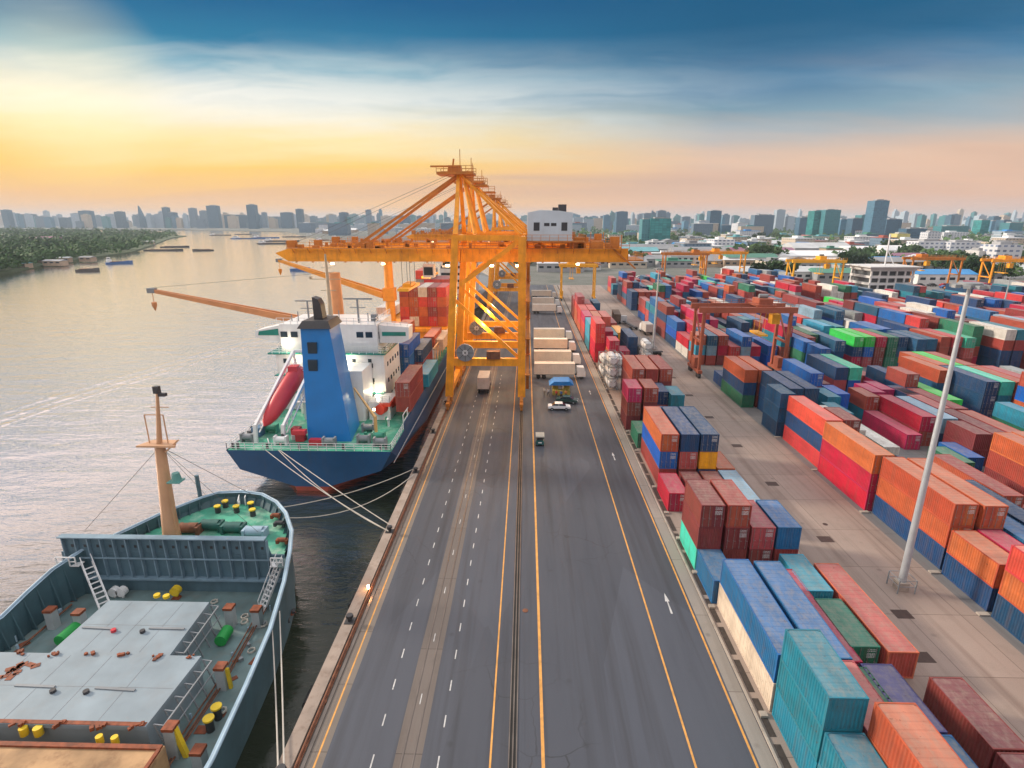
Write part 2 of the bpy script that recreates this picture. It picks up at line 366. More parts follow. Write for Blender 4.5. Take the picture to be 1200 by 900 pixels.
# strips on the apron
def wobble(x0, x1, y0, y1, z, step=4, amp=.12, seed=1):
    r = random.Random(seed); n = int((y1-y0)/step); L_ = []; R_ = []
    for i in range(n+1):
        y = y0+(y1-y0)*i/n; L_.append((x0+r.uniform(-amp,amp), y)); R_.append((x1+r.uniform(-amp,amp), y))
    b = MB()
    for i in range(n): b.sheet([L_[i],R_[i],R_[i+1],L_[i+1]], z)
    return b
struct('apron_strip', wobble(-8.95,-7.05,-40,329,.004,6,.05), stripconc)
struct('edge_strip', wobble(QX+1.9,QX+2.7,-40,329,.004,6,.03,4), quayconc)
struct('road_verge', wobble(16.35,17.5,-40,329,.004,6,.02,3), pinkconc)
b = MB()
for x in (-8.42,-7.62): b.box(x-.05,-40,.006,x+.05,329,.03)
tag(solid('crane_rail', b, railm, 'pair of old rails sunk in the concrete strip between the dashed lane lines', 'rail'), None, None)
b = MB(); b.box(-1.02,-40,.005,-.40,329,.012); struct('rail_trench', b, darkm)
b = MB()
for x in (-.98,-.71,-.44): b.box(x-.045,-40,.012,x+.045,329,.05)
solid('crane_rail', b, railm, 'dark crane rail running in a trench down the middle of the road', 'rail')
b = MB(); b.box(QX+1.25,-40,.0,QX+1.5,329,.05); solid('crane_rail', b, railm, 'crane rail running along the edge of the quay', 'rail')
# quay coping: a low concrete beam and pipes
b = MB(); b.box(QX-.3,-50,-.9,QX+.75,329,.28); o = solid('quay_coping', b, mat('coping', (.30,.24,.20), .8, .25, .3, dirt=.7, streak=False), 'worn pinkish concrete coping beam along the water edge of the quay', 'quay wall')
b = MB(); b.tube([(QX+.95,-50,.16),(QX+.95,329,.16)], .11, 6); b.tube([(QX+1.1,-50,.10),(QX+1.1,329,.10)], .06, 5)
for y in range(22, 320, 6): b.box(QX+.8,y,0,QX+1.2,y+.3,.12)
solid('quay_pipe', b, rust, 'rusty service pipes on blocks behind the quay coping', 'pipe')
# road markings (sheets)
def line(name, x, y0, y1, w_, m, z=.008, seed=1):
    r = random.Random(seed); b = MB(); y = y0
    while y < y1:
        y2 = min(y+3.5, y1); b.sheet([(x-w_/2,y),(x+w_/2,y),(x+w_/2,y2),(x-w_/2,y2)], z); y = y2
    return struct(name, b, m)
line('yellow_line', -14.35, -30, 329, .13, paint_y); line('yellow_line', -2.25, -30, 329, .14, paint_y)
line('yellow_line', 1.42, -30, 329, .24, paint_y); line('yellow_line', 11.9, -30, 329, .16, paint_y); line('yellow_line', 16.12, -30, 329, .17, paint_y)
b = MB()
for x in (-10.45,-5.85):
    y = -8.0
    while y < 130:
        b.sheet([(x-.05,y),(x+.05,y),(x+.05,y+1.05),(x-.05,y+1.05)], .008); y += 3.35
    x += 0
y = -6
while y < 120:
    b.sheet([(-8.06,y),(-7.98,y),(-7.98,y+1.0),(-8.06,y+1.0)], .009); y += 6.7
struct('dashed_line', b, paint_w)
b = MB()                                     # lane arrows pointing away
for y in (47.0, 82.5, 117, 150):
    b.sheet([(14.05,y-1.9),(14.25,y-1.9),(14.2,y-.1),(14.1,y-.1)], .008); b.sheet([(13.93,y-.1),(14.37,y-.1),(14.15,y+1.2)], .008)
struct('lane_arrow', b, paint_w)
b = MB(); b.beam((17.65,-30,.06),(17.65,329,.06), .18, .14); b.beam((33.55,-30,.05),(33.55,329,.05), .14,.1) if False else None
solid('kerb', b, kerbm, 'pale concrete kerb between the road verge and the container rows', 'kerb')
b = MB()
for y in range(16, 325, 4): b.box(17.95, y+.0, .005, 18.45, y+3.4, .02)
struct('drain_channel', b, mat('drain_dark', (.045,.035,.03), .9, .3, 2))
b = MB()
for x, y in ((35.5,58.6),(36.1,45.6),(35.3,73.0),(34.3,40.1),(35.4,87),(35.2,101),(35.3,115),(35.2,129)):
    b.box(x-.8,y-.62,.006,x+.8,y+.62,.02)
for x, y in ((37.2,62),): b.cyl(x,y,.006,.02,.3,10)
struct('drain_grate', b, mat('grate_iron', (.045,.025,.02), .6, .3, 3))
b = MB(); b.cyl(.15,45.2,.006,.03,.28,14); struct('manhole_cover', b, rust)
# sill blocks the containers stand on along the verge
# ------------------------------------------------------------------ containers
PAL = {  # name: (colour, label word)
 'or': ((.46,.10,.038),'orange'), 'tr': ((.50,.10,.065),'terracotta'), 'br': ((.34,.06,.04),'brick red'), 'ma': ((.20,.035,.035),'maroon'), 'dr': ((.30,.05,.045),'dark red'),
 'cr': ((.42,.010,.055),'crimson'), 'mg': ((.48,.022,.10),'magenta'), 'pk': ((.42,.075,.08),'dusty red'), 'rd': ((.56,.05,.045),'bright red'),
 'nv': ((.008,.055,.15),'navy blue'), 'bl': ((.004,.11,.42),'bright blue'), 'mb': ((.012,.13,.32),'mid blue'), 'cy': ((.03,.30,.46),'sky blue'),
 'te': ((.012,.19,.27),'teal'), 'gn': ((.02,.17,.10),'dark green'), 'bg': ((.03,.52,.08),'bright green'), 'mi': ((.05,.50,.36),'mint green'),
 'wh': ((.66,.64,.60),'white'), 'cm': ((.62,.52,.42),'cream'), 'gy': ((.30,.34,.36),'grey'), 'ye': ((.72,.30,.012),'amber yellow'),
 'pu': ((.06,.065,.20),'violet blue'), 'lb': ((.22,.38,.52),'pale blue'), 'nt': ((.01,.09,.19),'slate blue')}
def cpaint(k, roof=False):
    nm = 'container_'+PAL[k][1].replace(' ','_')+('_roof' if roof else '')
    if nm in MATS: return MATS[nm]
    c = PAL[k][0]
    if roof: c = tuple(x*.84+.035 for x in c)
    m = bpy.data.materials.new(nm); MATS[nm] = m
    nt, N, L, P = nodes_of(m)
    oi = N.new('ShaderNodeObjectInfo')
    t = N.new('ShaderNodeTexCoord'); ad = N.new('ShaderNodeVectorMath'); ad.operation = 'ADD'
    cb = N.new('ShaderNodeVectorMath'); cb.operation = 'SCALE'; cb.inputs[0].default_value = (37,53,11); L.new(oi.outputs['Random'], cb.inputs[3])
    L.new(t.outputs['Object'], ad.inputs[0]); L.new(cb.outputs[0], ad.inputs[1])
    def mp_(s):
        q = N.new('ShaderNodeMapping'); q.inputs['Scale'].default_value = s; L.new(ad.outputs[0], q.inputs[0]); return q.outputs[0]
    nz = noise(N, L, mp_((1,.3,1)), .8, 5, .6)
    f = math_(N, L, 'MULTIPLY', ramp(N, L, nz, .3, .7, .80, 1.18), ramp(N, L, oi.outputs['Random'], 0, 1, .84, 1.14))
    hs = N.new('ShaderNodeHueSaturation'); hs.inputs['Color'].default_value = rgb(c); L.new(f, hs.inputs['Value'])
    hs.inputs['Saturation'].default_value = .9 if roof else 1.0
    L.new(ramp(N, L, oi.outputs['Random'], 0, 1, .49, .51), hs.inputs['Hue'])
    col = hs.outputs[0]
    dst = ramp(N, L, noise(N, L, mp_((2.2,1.1,1) if roof else (2,2,.18)), 1.0, 6, .7), .44, .72, 0, .55 if roof else .38)
    col = mixc(N, L, dst, col, (.30,.25,.20) if roof else (.13,.08,.055))
    rs = ramp(N, L, noise(N, L, mp_((1.5,1.5,1.0)), 2.2, 6, .75), .61, .69, 0, .8)
    col = mixc(N, L, rs, col, (.11,.045,.02))
    L.new(col, P.inputs['Base Color']); P.inputs['Roughness'].default_value = .55 if roof else .48
    P.inputs['Specular IOR Level'].default_value = .4
    return m
CW, CHT = 2.438, 2.591
steel = mat('galvanised_bar', (.32,.31,.30), .45, .2, metal=.5)
def corr_side(b, x, sgn, y0, y1, z0, z1, pitch=.28, dep=.045):
    n = int((y1-y0)/pitch); p = (y1-y0)/n; vs = []
    for i in range(n):
        y = y0+i*p
        for f, d in ((0,0),(.25,0),(.5,1),(.75,1)): vs.append((y+f*p, d))
    vs.append((y1, 0)); V = []; F = []
    for y, d in vs: V += [(x-sgn*dep*d, y, z0), (x-sgn*dep*d, y, z1)]
    for i in range(len(vs)-1):
        q = (2*i, 2*i+2, 2*i+3, 2*i+1); F.append(q if sgn > 0 else tuple(reversed(q)))
    b.add(V, F)
def corr_end(b, y, sgn, x0, x1, z0, z1, pitch=.28, dep=.045):
    t = MB(); corr_side(t, y, sgn, x0, x1, z0, z1, pitch, dep)
    b.add([(v[1], v[0], v[2]) for v in t.v], [tuple(reversed(f)) for f in t.f])
def c_walls(Ln, plain_end=True):
    b = MB(); h = CW/2
    corr_side(b, -h+.02, -1, .16, Ln-.16, .15, CHT-.10); corr_side(b, h-.02, 1, .16, Ln-.16, .15, CHT-.10)
    corr_end(b, Ln-.02, 1, -h+.14, h-.14, .15, CHT-.1)
    if plain_end: corr_end(b, .02, -1, -h+.14, h-.14, .15, CHT-.1, .24)
    return b
def c_roof(Ln):
    b = MB(); h = CW/2-.06; n = int(Ln/.6); p = (Ln-.24)/n; V = []; F = []
    for i in range(n):
        for f, d in ((0,0),(.62,0),(.72,-.022),(.9,-.022)): V += [(-h,.12+(i+f)*p,CHT-.02+d),(h,.12+(i+f)*p,CHT-.02+d)]
    V += [(-h,Ln-.12,CHT-.02),(h,Ln-.12,CHT-.02)]
    for i in range(len(V)//2-1): F.append((2*i,2*i+1,2*i+3,2*i+2))
    b.add(V, F); return b
def c_frame(Ln):
    b = MB(); h = CW/2
    for x in (-h,h-.14):
        for y in (0,Ln-.16): b.box(x,y,.12,x+.14,y+.16,CHT-.12)
        for y in (-.004,Ln-.172):
            for z in (0,CHT-.12): b.box(x-.004 if x < 0 else x-.03, y, z, x+.17 if x < 0 else x+.144, y+.176, z+.12)
        b.box(x if x < 0 else x+.08, .17, CHT-.10, x+.06 if x < 0 else x+.14, Ln-.17, CHT)
        b.box(x if x < 0 else x+.04, .17, .0, x+.10 if x < 0 else x+.14, Ln-.17, .15)
    for y in (0,Ln-.1):
        b.box(-h+.17,y,CHT-.12,h-.17,y+.1,CHT); b.box(-h+.17,y,0,h-.17,y+.1,.15)
    return b
def c_door(side):
    b = MB(); h = CW/2; x0, x1 = (-h+.15,-.01) if side < 0 else (.01,h-.15)
    b.box(x0,.03,.16,x1,.08,CHT-.13)
    for z in (.35,.95,1.55,2.1): b.box(x0+.06,.012,z,x1-.06,.03,z+.28)
    return b
def c_bar(x):
    b = MB(); b.tube([(x,-.012,.1),(x,-.012,CHT-.08)], .022, 6)
    for z in (.3,1.1,2.25): b.box(x-.05,-.02,z,x+.05,.03,z+.06)
    b.box(x-.02,-.035,1.02,x+.24,-.02,1.06)
    return b
markm = mat('stencil_white', (.55,.55,.55), .6)
def c_marks(seed):                 # tiny code plate and data rows, far too small to read
    b = MB(); r = random.Random(seed)
    for z in (2.26,2.10,1.86,1.74,1.62,1.50):
        x = .24
        while x < .98:
            w_ = r.uniform(.03,.12)
            b.box(x,.008,z,min(x+w_,1.0),.0115,z+.085); x += w_+r.uniform(.02,.06)
    return b
L40, L20 = 12.19, 6.06
CM = {}
for Ln, t in ((L40,'f'),(L20,'t')):
    dm = cpaint('or')
    CM[t,'walls'] = c_walls(Ln).mesh('side_walls', dm); CM[t,'wallsd'] = c_walls(Ln, False).mesh('side_walls', dm)
    CM[t,'roof'] = c_roof(Ln).mesh('roof', dm); CM[t,'frame'] = c_frame(Ln).mesh('frame', dm)
    for dd in (0,1):
        b = MB()
        for q in (c_walls(Ln, not dd), c_frame(Ln)): b.add(q.v, q.f)
        if dd:
            for s_ in (-1,1): q = c_door(s_); b.add(q.v, q.f)
        b.cur = 1; q = c_roof(Ln); b.add(q.v, q.f)
        if dd:
            b.cur = 2
            for x in (-.95,-.32,.32,.95): q = c_bar(x); b.add(q.v, q.f)
            q = c_marks(3); b.add(q.v, q.f)
        CM[t,'one',dd] = b.mesh('container', [dm,dm,steel])
CM['d',-1] = c_door(-1).mesh('door', cpaint('or')); CM['d',1] = c_door(1).mesh('door', cpaint('or'))
CM['bar'] = [c_bar(x).mesh('locking_bar', steel) for x in (-.95,-.32,.32,.95)]
CM['mk'] = [c_marks(s_).mesh('markings', markm) for s_ in (1,2,4)]
def setm(o, m, i=0):
    o.material_slots[i].link = 'OBJECT'; o.material_slots[i].material = m
def make_container(k, t, x, y, z, parts, door, label, group, rz=0):
    loc = (x+CW/2 if rz == 0 else x, y, z)
    if not parts:
        o = link('shipping_container', CM[t,'one',1 if door else 0], None, loc); setm(o, cpaint(k)); setm(o, cpaint(k, True), 1)
        o.rotation_euler = (0,0,rz)
        return tag(o, label, 'container', group)
    o = thing('shipping_container', label, 'container', loc, rz, group)
    a = link('side_walls', CM[t,'wallsd' if door else 'walls'], o); setm(a, cpaint(k))
    a = link('roof', CM[t,'roof'], o); setm(a, cpaint(k, True))
    a = link('frame', CM[t,'frame'], o); setm(a, cpaint(k))
    if door:
        for s_ in (-1,1):
            d = link('door', CM['d',s_], o); setm(d, cpaint(k))
            for i in ((0,1) if s_ < 0 else (2,3)): link('locking_bar', CM['bar'][i], d)
        link('markings', CM['mk'][int(abs(x*7+y*3)) % 3], o)
    return o
# candidate list: dict(x, y, t, col, z, ...)
CAND = []; STK = []
COLS = [18.6,21.4,24.15,26.9,29.65, 44.0,46.8,49.55,52.3,55.05,57.8, 62.3,65.05,67.8,70.55,73.3,76.05, 83.6,86.35,89.1,91.85,94.6,97.35, 105.3,108.05,110.8,113.55,116.3,119.05,
        125.5,128.25,131,133.75,136.5,139.25, 147.5,150.25,153,155.75,158.5,161.25, 169,171.75,174.5,177.25,180,182.75, 191,193.75,196.5,199.25,202,204.75, 213,215.75,218.5,221.25,224,226.75, 236,238.75,241.5,244.25,247,249.75]
def row_of(x): return min(range(len(COLS)), key=lambda i: abs(COLS[i]-x))
BUSY = []
def S(x, y, t, cols, door=None):
    cols = cols.split(); Ln = L40 if t == 'f' else L20
    BUSY.append((x-.1, y-.1, x+CW+.1, y+Ln+.1)); si = len(STK); STK.append((row_of(x), y, len(cols)))
    for i, c in enumerate(cols):
        d = ((si*7+i*5) % 3 != 0) if door is None else door
        CAND.append(dict(x=x+rnd.uniform(-.03,.03), y=y+rnd.uniform(-.05,.05), t=t, k=c, z=i*CHT+.02, d=d, s=si, i=i, n=len(cols)))
# -- block beside the road
S(18.95,21.8,'t','te te',0); S(18.9,27.9,'t','te te te',0); S(18.85,34.25,'f','cm mb'); S(18.4,46.7,'t','mb'); S(18.3,52.1,'t','mi ma ma')
S(18.45,64.7,'t','cr'); S(18.85,72.0,'f','dr bl or'); S(18.5,85.6,'t','gn'); S(18.6,93.4,'t','ma') ; BUSY.append((18,99.5,20.9,103))
S(21.5,21.6,'t','dr or or',0); S(21.65,27.8,'t','dr pk',0); S(21.7,34.0,'f','nv mb') ; S(21.1,52.1,'t','ma ma br'); S(21.5,65.3,'t','ma'); S(21.6,72.05,'f','ma pk nv')
S(24.3,30.0,'t','gn') ; S(24.35,36.6,'f','cr'); S(23.9,52.2,'t','ma pk'); S(24.3,65.4,'t','ma'); S(24.36,72.1,'f','nv ye nv')
S(26.6,24.1,'t','mb',0); S(26.5,30.4,'t','pu',0); S(26.75,38.2,'t','gn'); S(26.7,45.4,'t','cy',0); S(26.65,52.3,'t','dr mb',0); S(27.0,59.6,'f','lb'); S(27.1,72.3,'t','or')
S(29.5,37.7,'f','tr',0); S(31.0,29.1,'t','ma',0); S(31.0,22.9,'t','ma',0)
S(18.5,93.6,'t','mi mg') if False else None
CAND = [c for c in CAND if not (c['x'] < 19 and 92 < c['y'] < 95)]
S(18.1,94.0,'t','ma ma mg'); S(21.0,94.2,'t','nv ma br'); S(21.5,86.0,'t','te nv'); S(24.6,100.5,'t','pk nv'); S(27.0,98.4,'t','te te',0); S(24.3,86.5,'f','nv'); S(26.9,106.0,'t','pk')
S(21.3,107.3,'f','ma ma br'); S(24.0,107.3,'f','ma ma br'); S(26.8,107.4,'f','ma ma br')
S(20.6,134.4,'t','or or cr'); S(23.3,134.6,'t','nv cr'); S(26.0,139.0,'f','nv nv nv',0)
S(18.3,143.5,'f','cr cr rd rd'); S(20.9,146.5,'t','cr cr cr'); S(18.2,157,'f','te cy cy'); S(18.2,171,'f','br rd mg'); S(20.9,170,'f','rd rd or'); S(18.2,184,'f','or rd rd'); S(20.9,184,'f','rd or rd'); S(18.2,197,'f','or or rd pk'); S(20.9,198,'f','cr pk pk')
S(23.6,155,'f','nv te'); S(23.6,170,'f','wh pk pk'); S(26.3,158,'f','nv ye'); S(23.6,186,'f','cr pk'); S(26.3,174,'f','ma pk'); S(18.2,211,'f','br br pk'); S(21,212,'f','gn ma')
# -- block across the mast aisle
S(44.35,27,'f','nv or or'); S(44.3,39.4,'t','nv or rd',0); S(44.4,46.15,'t','nv or',0); S(44.7,52.9,'f','nv or or',1); S(43.95,65.5,'f','cr cr or',1); S(44.4,78.2,'f','rd nv rd',1); S(43.55,91.4,'t','nv nt nt',0)
S(47.5,52.6,'f','ma ma or',1); S(47.2,40.0,'t','br br',1); S(47.1,46.3,'t','cr cr',1); S(50.2,47.5,'f','cr mb',1); S(53.2,52,'f','br nv',0)
S(46.75,65.6,'f','gn wh') ; S(47.2,78.4,'t','dr dr ma',1); S(46.4,94.4,'f','nv nv nv',0); S(49.2,94.6,'f','nv nv nv',0); S(43.4,107.0,'f','gn nv or',0); S(46.2,107.1,'f','ma ma or',0)
S(49.8,68.4,'t','gn'); S(49.9,81.0,'f','gn wh',0); S(52.6,76.0,'t','gn',0); S(55.3,80.8,'f','wh',0); S(52.4,89,'t','te te'); S(55.2,98,'t','nv te')
S(56.0,60.0,'f','ma br'); S(58.8,62,'f','dr'); S(53,65.5,'f','nv')
S(62.4,98.4,'t','te br',1); S(62.2,86.0,'f','mg',1); S(65.1,87.6,'f','dr cr',1); S(62.4,75.2,'t','gn',0); S(65.2,77.0,'t','bl',0); S(67.9,79.8,'t','ma ma',0); S(70.65,79.8,'f','dr ma',0); S(73.4,79.0,'f','ma br',0)
S(67.9,86.8,'f','nv lb',0); S(70.65,92.2,'f','ma pk',0); S(65.3,61.8,'f','ma br or',0); S(68.1,62.2,'f','br or or',0); S(70.9,64,'f','or rd')
S(62.4,109.4,'f','bg pk nv',0); S(65.15,109.4,'f','bl bl mi',0); S(65.1,101.2,'t','dr mg',0); S(67.9,103.0,'t','mg mg',0); S(70.6,100,'t','nv nv'); S(67.9,113,'t','te')
# -- third block
S(81.6,107.7,'f','nv nt or',0); S(84.3,99.6,'f','nv nv nv',1); S(87.05,99.7,'f','nv te mi',0); S(89.8,99.7,'f','ma br or'); S(92.5,99.7,'f','nv nv pk'); S(88.2,91.6,'t','or or bl br',0); S(91,90.5,'t','or nv or ma',0); S(84.3,112.2,'f','br nv or'); S(87.05,112.3,'f','nv nv bg'); S(89.8,112.3,'f','dr ma br')
S(83.5,140.6,'f','cr nv bg',1); S(86.3,140.6,'f','pk bl bg',1); S(89.1,140.6,'f','ma ma cr rd'[:8],1); S(91.9,140.4,'f','gn gn gn',1); S(97.4,138.0,'f','nt nt nt',0); S(100.1,138.2,'f','nv nv nt',0)
S(94.6,151,'f','or bl bl',0); S(97.3,152,'f','bl bl bl',0); S(118,137.4,'f','nv nv br wh',0); S(120.8,137.4,'f','nv nv dr te',0); S(83.5,156,'f','te te cy',0); S(86.3,155,'f','te te te',0)
BUSY.append((16.5,225,40,290)); BUSY.append((40.6,126.5,66.5,140)) ; BUSY.append((18,100,31,107)); BUSY.append((29,97,33,325))
BUSY.append((18,120.5,31,133.5)); BUSY.append((128,273,156,290)); BUSY.append((150,250,196,300))
def free(x0, y0, x1, y1): return not any(x0 < c and x1 > a and y0 < d and y1 > b_ for a, b_, c, d in BUSY)
W1 = ['br']*7+['ma']*7+['dr']*7+['cr']*6+['pk']*5+['or']*3+['rd']*5+['mg']*2+['nv']*9+['mb']*4+['bl']*6+['nt']*5+['te']*3+['cy']*2+['gn']*2+['wh']*4+['gy']*2+['bg']*1+['mi']*1+['lb']*1
rr = random.Random(21)
for ci, x in enumerate(COLS):
    y = 26.0 if ci > 4 else 150
    if ci > 4: y = max(26.0, x*.93-26)
    yend = 222 if ci < 5 else (300 if x < 70 else (312 if x < 140 else 256))
    first = y
    while y < yend:
        t = 'f' if rr.random() < .72 else 't'; Ln = L40 if t == 'f' else L20
        if not free(x, y, x+CW, y+Ln):
            y += 1.6; continue
        if 127 < y+Ln and y < 139 and 79 < x < 122: y += 3; continue     # cross aisle
        if 222 < y+Ln and y < 233: y = 233; continue
        dens = .95 if y > 120 else .76
        if rr.random() > dens: y += Ln+.5; continue
        mx = 3 if y > 75 else 2
        n = rr.choice([2,2,3,3,3,4] if y > 125 else [1,1,2,2,3][:4+(y > 95)])
        if x > 100 and rr.random() < .18: n = min(4, n+1)
        if ci < 5: n = min(n, 3)
        if y < 75 and x < 66: n = 1
        base_ = rr.choice(W1); cs = [base_ if rr.random() < .35 else rr.choice(W1) for _ in range(n)]
        if x > 110 and y > 170:
            cs = [c if rr.random() < .7 else rr.choice(['wh','rd','cr','pk','gy','wh']) for c in cs]
        S(x+rr.uniform(-.06,.06), y, t, ' '.join(cs)); y += Ln+rr.uniform(.35,.9)
# decide what shows: rays through the frame against all the boxes
V = []; F = []
for c in CAND:
    Ln = L40 if c['t'] == 'f' else L20; b0 = len(V)
    q = MB().box(c['x'], c['y'], c['z'], c['x']+CW, c['y']+Ln, c['z']+CHT); V += q.v; F += [[b0+i for i in f] for f in q.f]
bv = BVHTree.FromPolygons([Vector(v) for v in V], F)
hits = [0]*len(CAND); org = Vector((0,0,CH))
for py_ in range(262, 900, 2):
    for px_ in range(620, 1200, 2):
        u = (px_-600)/CF; v = (py_-450)/CF; fy = _cp-v*_sp; d_ = -(_sp+v*_cp)
        r_ = bv.ray_cast(org, Vector((u*_cy-fy*_sy, u*_sy+fy*_cy, d_)).normalized())
        if r_[2] is not None: hits[r_[2]//6] += 1
order = sorted(range(len(CAND)), key=lambda i: -hits[i])
NIND = 258
keep = [i for i in order[:NIND] if hits[i] > 0]; PARTS = set(keep[:110]); keepset = set(keep)
# order of the stacks along each row, for the labels
SORD = {}
for r_ in range(len(COLS)):
    l = sorted([i for i, s_ in enumerate(STK) if s_[0] == r_ and any(c['s'] == i for c in CAND)], key=lambda i: STK[i][1])
    for j, i in enumerate(l): SORD[i] = j
TIER = {1:['only'],2:['bottom','top'],3:['bottom','middle','top'],4:['bottom','second','third','top']}
for i, c in enumerate(CAND):
    if i not in keepset: continue
    ti = TIER[c['n']][c['i']]; cw = PAL[c['k']][1]
    lab = f"{cw} container, {ti} of the {ordw(SORD[c['s']])} stack from near end, {ordw(row_of(c['x']))} row from road"
    make_container(c['k'], c['t'], c['x'], c['y'], c['z'], i in PARTS, c['d'], lab, 'shipping containers stacked in rows in the yard')
b = MB(); used = sorted({c['k'] for i, c in enumerate(CAND) if i not in keepset})
for i, c in enumerate(CAND):
    if i in keepset: continue
    Ln = L40 if c['t'] == 'f' else L20; x, y, z = c['x'], c['y'], c['z']; kk = used.index(c['k'])
    b.cur = 2*kk; b.box(x+.05,y+.05,z+.03,x+CW-.05,y+Ln-.05,z+CHT-.06)
    for xx in (x,x+CW-.14):
        for yy in (y,y+Ln-.14): b.box(xx,yy,z,xx+.14,yy+.14,z+CHT-.062)
        b.box(xx+.003,yy if False else y+.003,z+CHT-.30,xx+.137,y+Ln-.003,z+CHT-.064)
    for yy in (y+.006,y+Ln-.14): b.box(x+.14,yy,z+CHT-.30,x+CW-.14,yy+.13,z+CHT-.066)
    b.cur = 2*kk+1; b.box(x,y,z+CHT-.06,x+CW,y+Ln,z+CHT)
ms = []
for k in used: ms += [cpaint(k), cpaint(k, True)]
o = link('distant_container_stacks', b.mesh('distant_container_stacks', ms)); tag(o, 'mass of many coloured containers stacked far off and deep in the yard', 'containers', None, 'stuff')
# concrete sleepers below the near rows
for x0_, x1_, ys, lab in ((17.95,18.5,(33.9,46.2,51.7,58.3,64.3,71.5,84.4,93.0,99.8),'worn concrete sleeper between road verge and roadside container row'), (43.25,44.3,(39,45.8,52.4,65.2,77.8,91),'worn concrete sleeper at the far edge of the mast aisle')):
    for y in ys: b = MB(); b.box(x0_,y-.3,.005,x1_,y+.18,.2 if x0_ < 20 else .14); solid('concrete_sleeper', b, kerbm, lab, 'sleeper', (0,0,0), 0, lab.replace('worn concrete sleeper','concrete sleepers'))
# ================================================================== quay cranes
orange = mat('crane_orange', (.84,.33,.012), .5, .2, .5, dirt=.5, dirtc=(.22,.09,.03), streak=True)
orange_d = mat('crane_orange_worn', (.50,.17,.02), .55, .2, .5, dirt=.5, dirtc=(.10,.05,.03))
yellowm = mat('crane_yellow', (.85,.42,.02), .45, .1, .4, dirt=.25)
housep = mat('house_pale_blue', (.50,.60,.68), .5, .06, .4, dirt=.15, dirtc=(.3,.3,.3), streak=True)
blackm = mat('dark_steel', (.035,.035,.04), .5, .2)
glassm = mat('dark_glass', (.02,.035,.05), .12, .05)
greyst = mat('grey_steel', (.22,.24,.26), .5, .15)
whitep = mat('white_paint', (.72,.73,.74), .4, .06, .5, dirt=.18, dirtc=(.35,.25,.18), streak=True)
cablem = mat('steel_cable', (.07,.06,.055), .5)
lampm = bpy.data.materials.new('lamp_glow'); nt, N, L, P = nodes_of(lampm)
P.inputs['Base Color'].default_value = (1,.8,.45,1); P.inputs['Emission Color'].default_value = (1,.72,.35,1); P.inputs['Emission Strength'].default_value = 14
def lamp_at(p, energy, r=.25, c=(1,.68,.34)):
    l = bpy.data.lights.new('flood_lamp', 'POINT'); l.energy = energy; l.color = c; l.shadow_soft_size = r
    o = link('flood_lamp', l); o.location = p
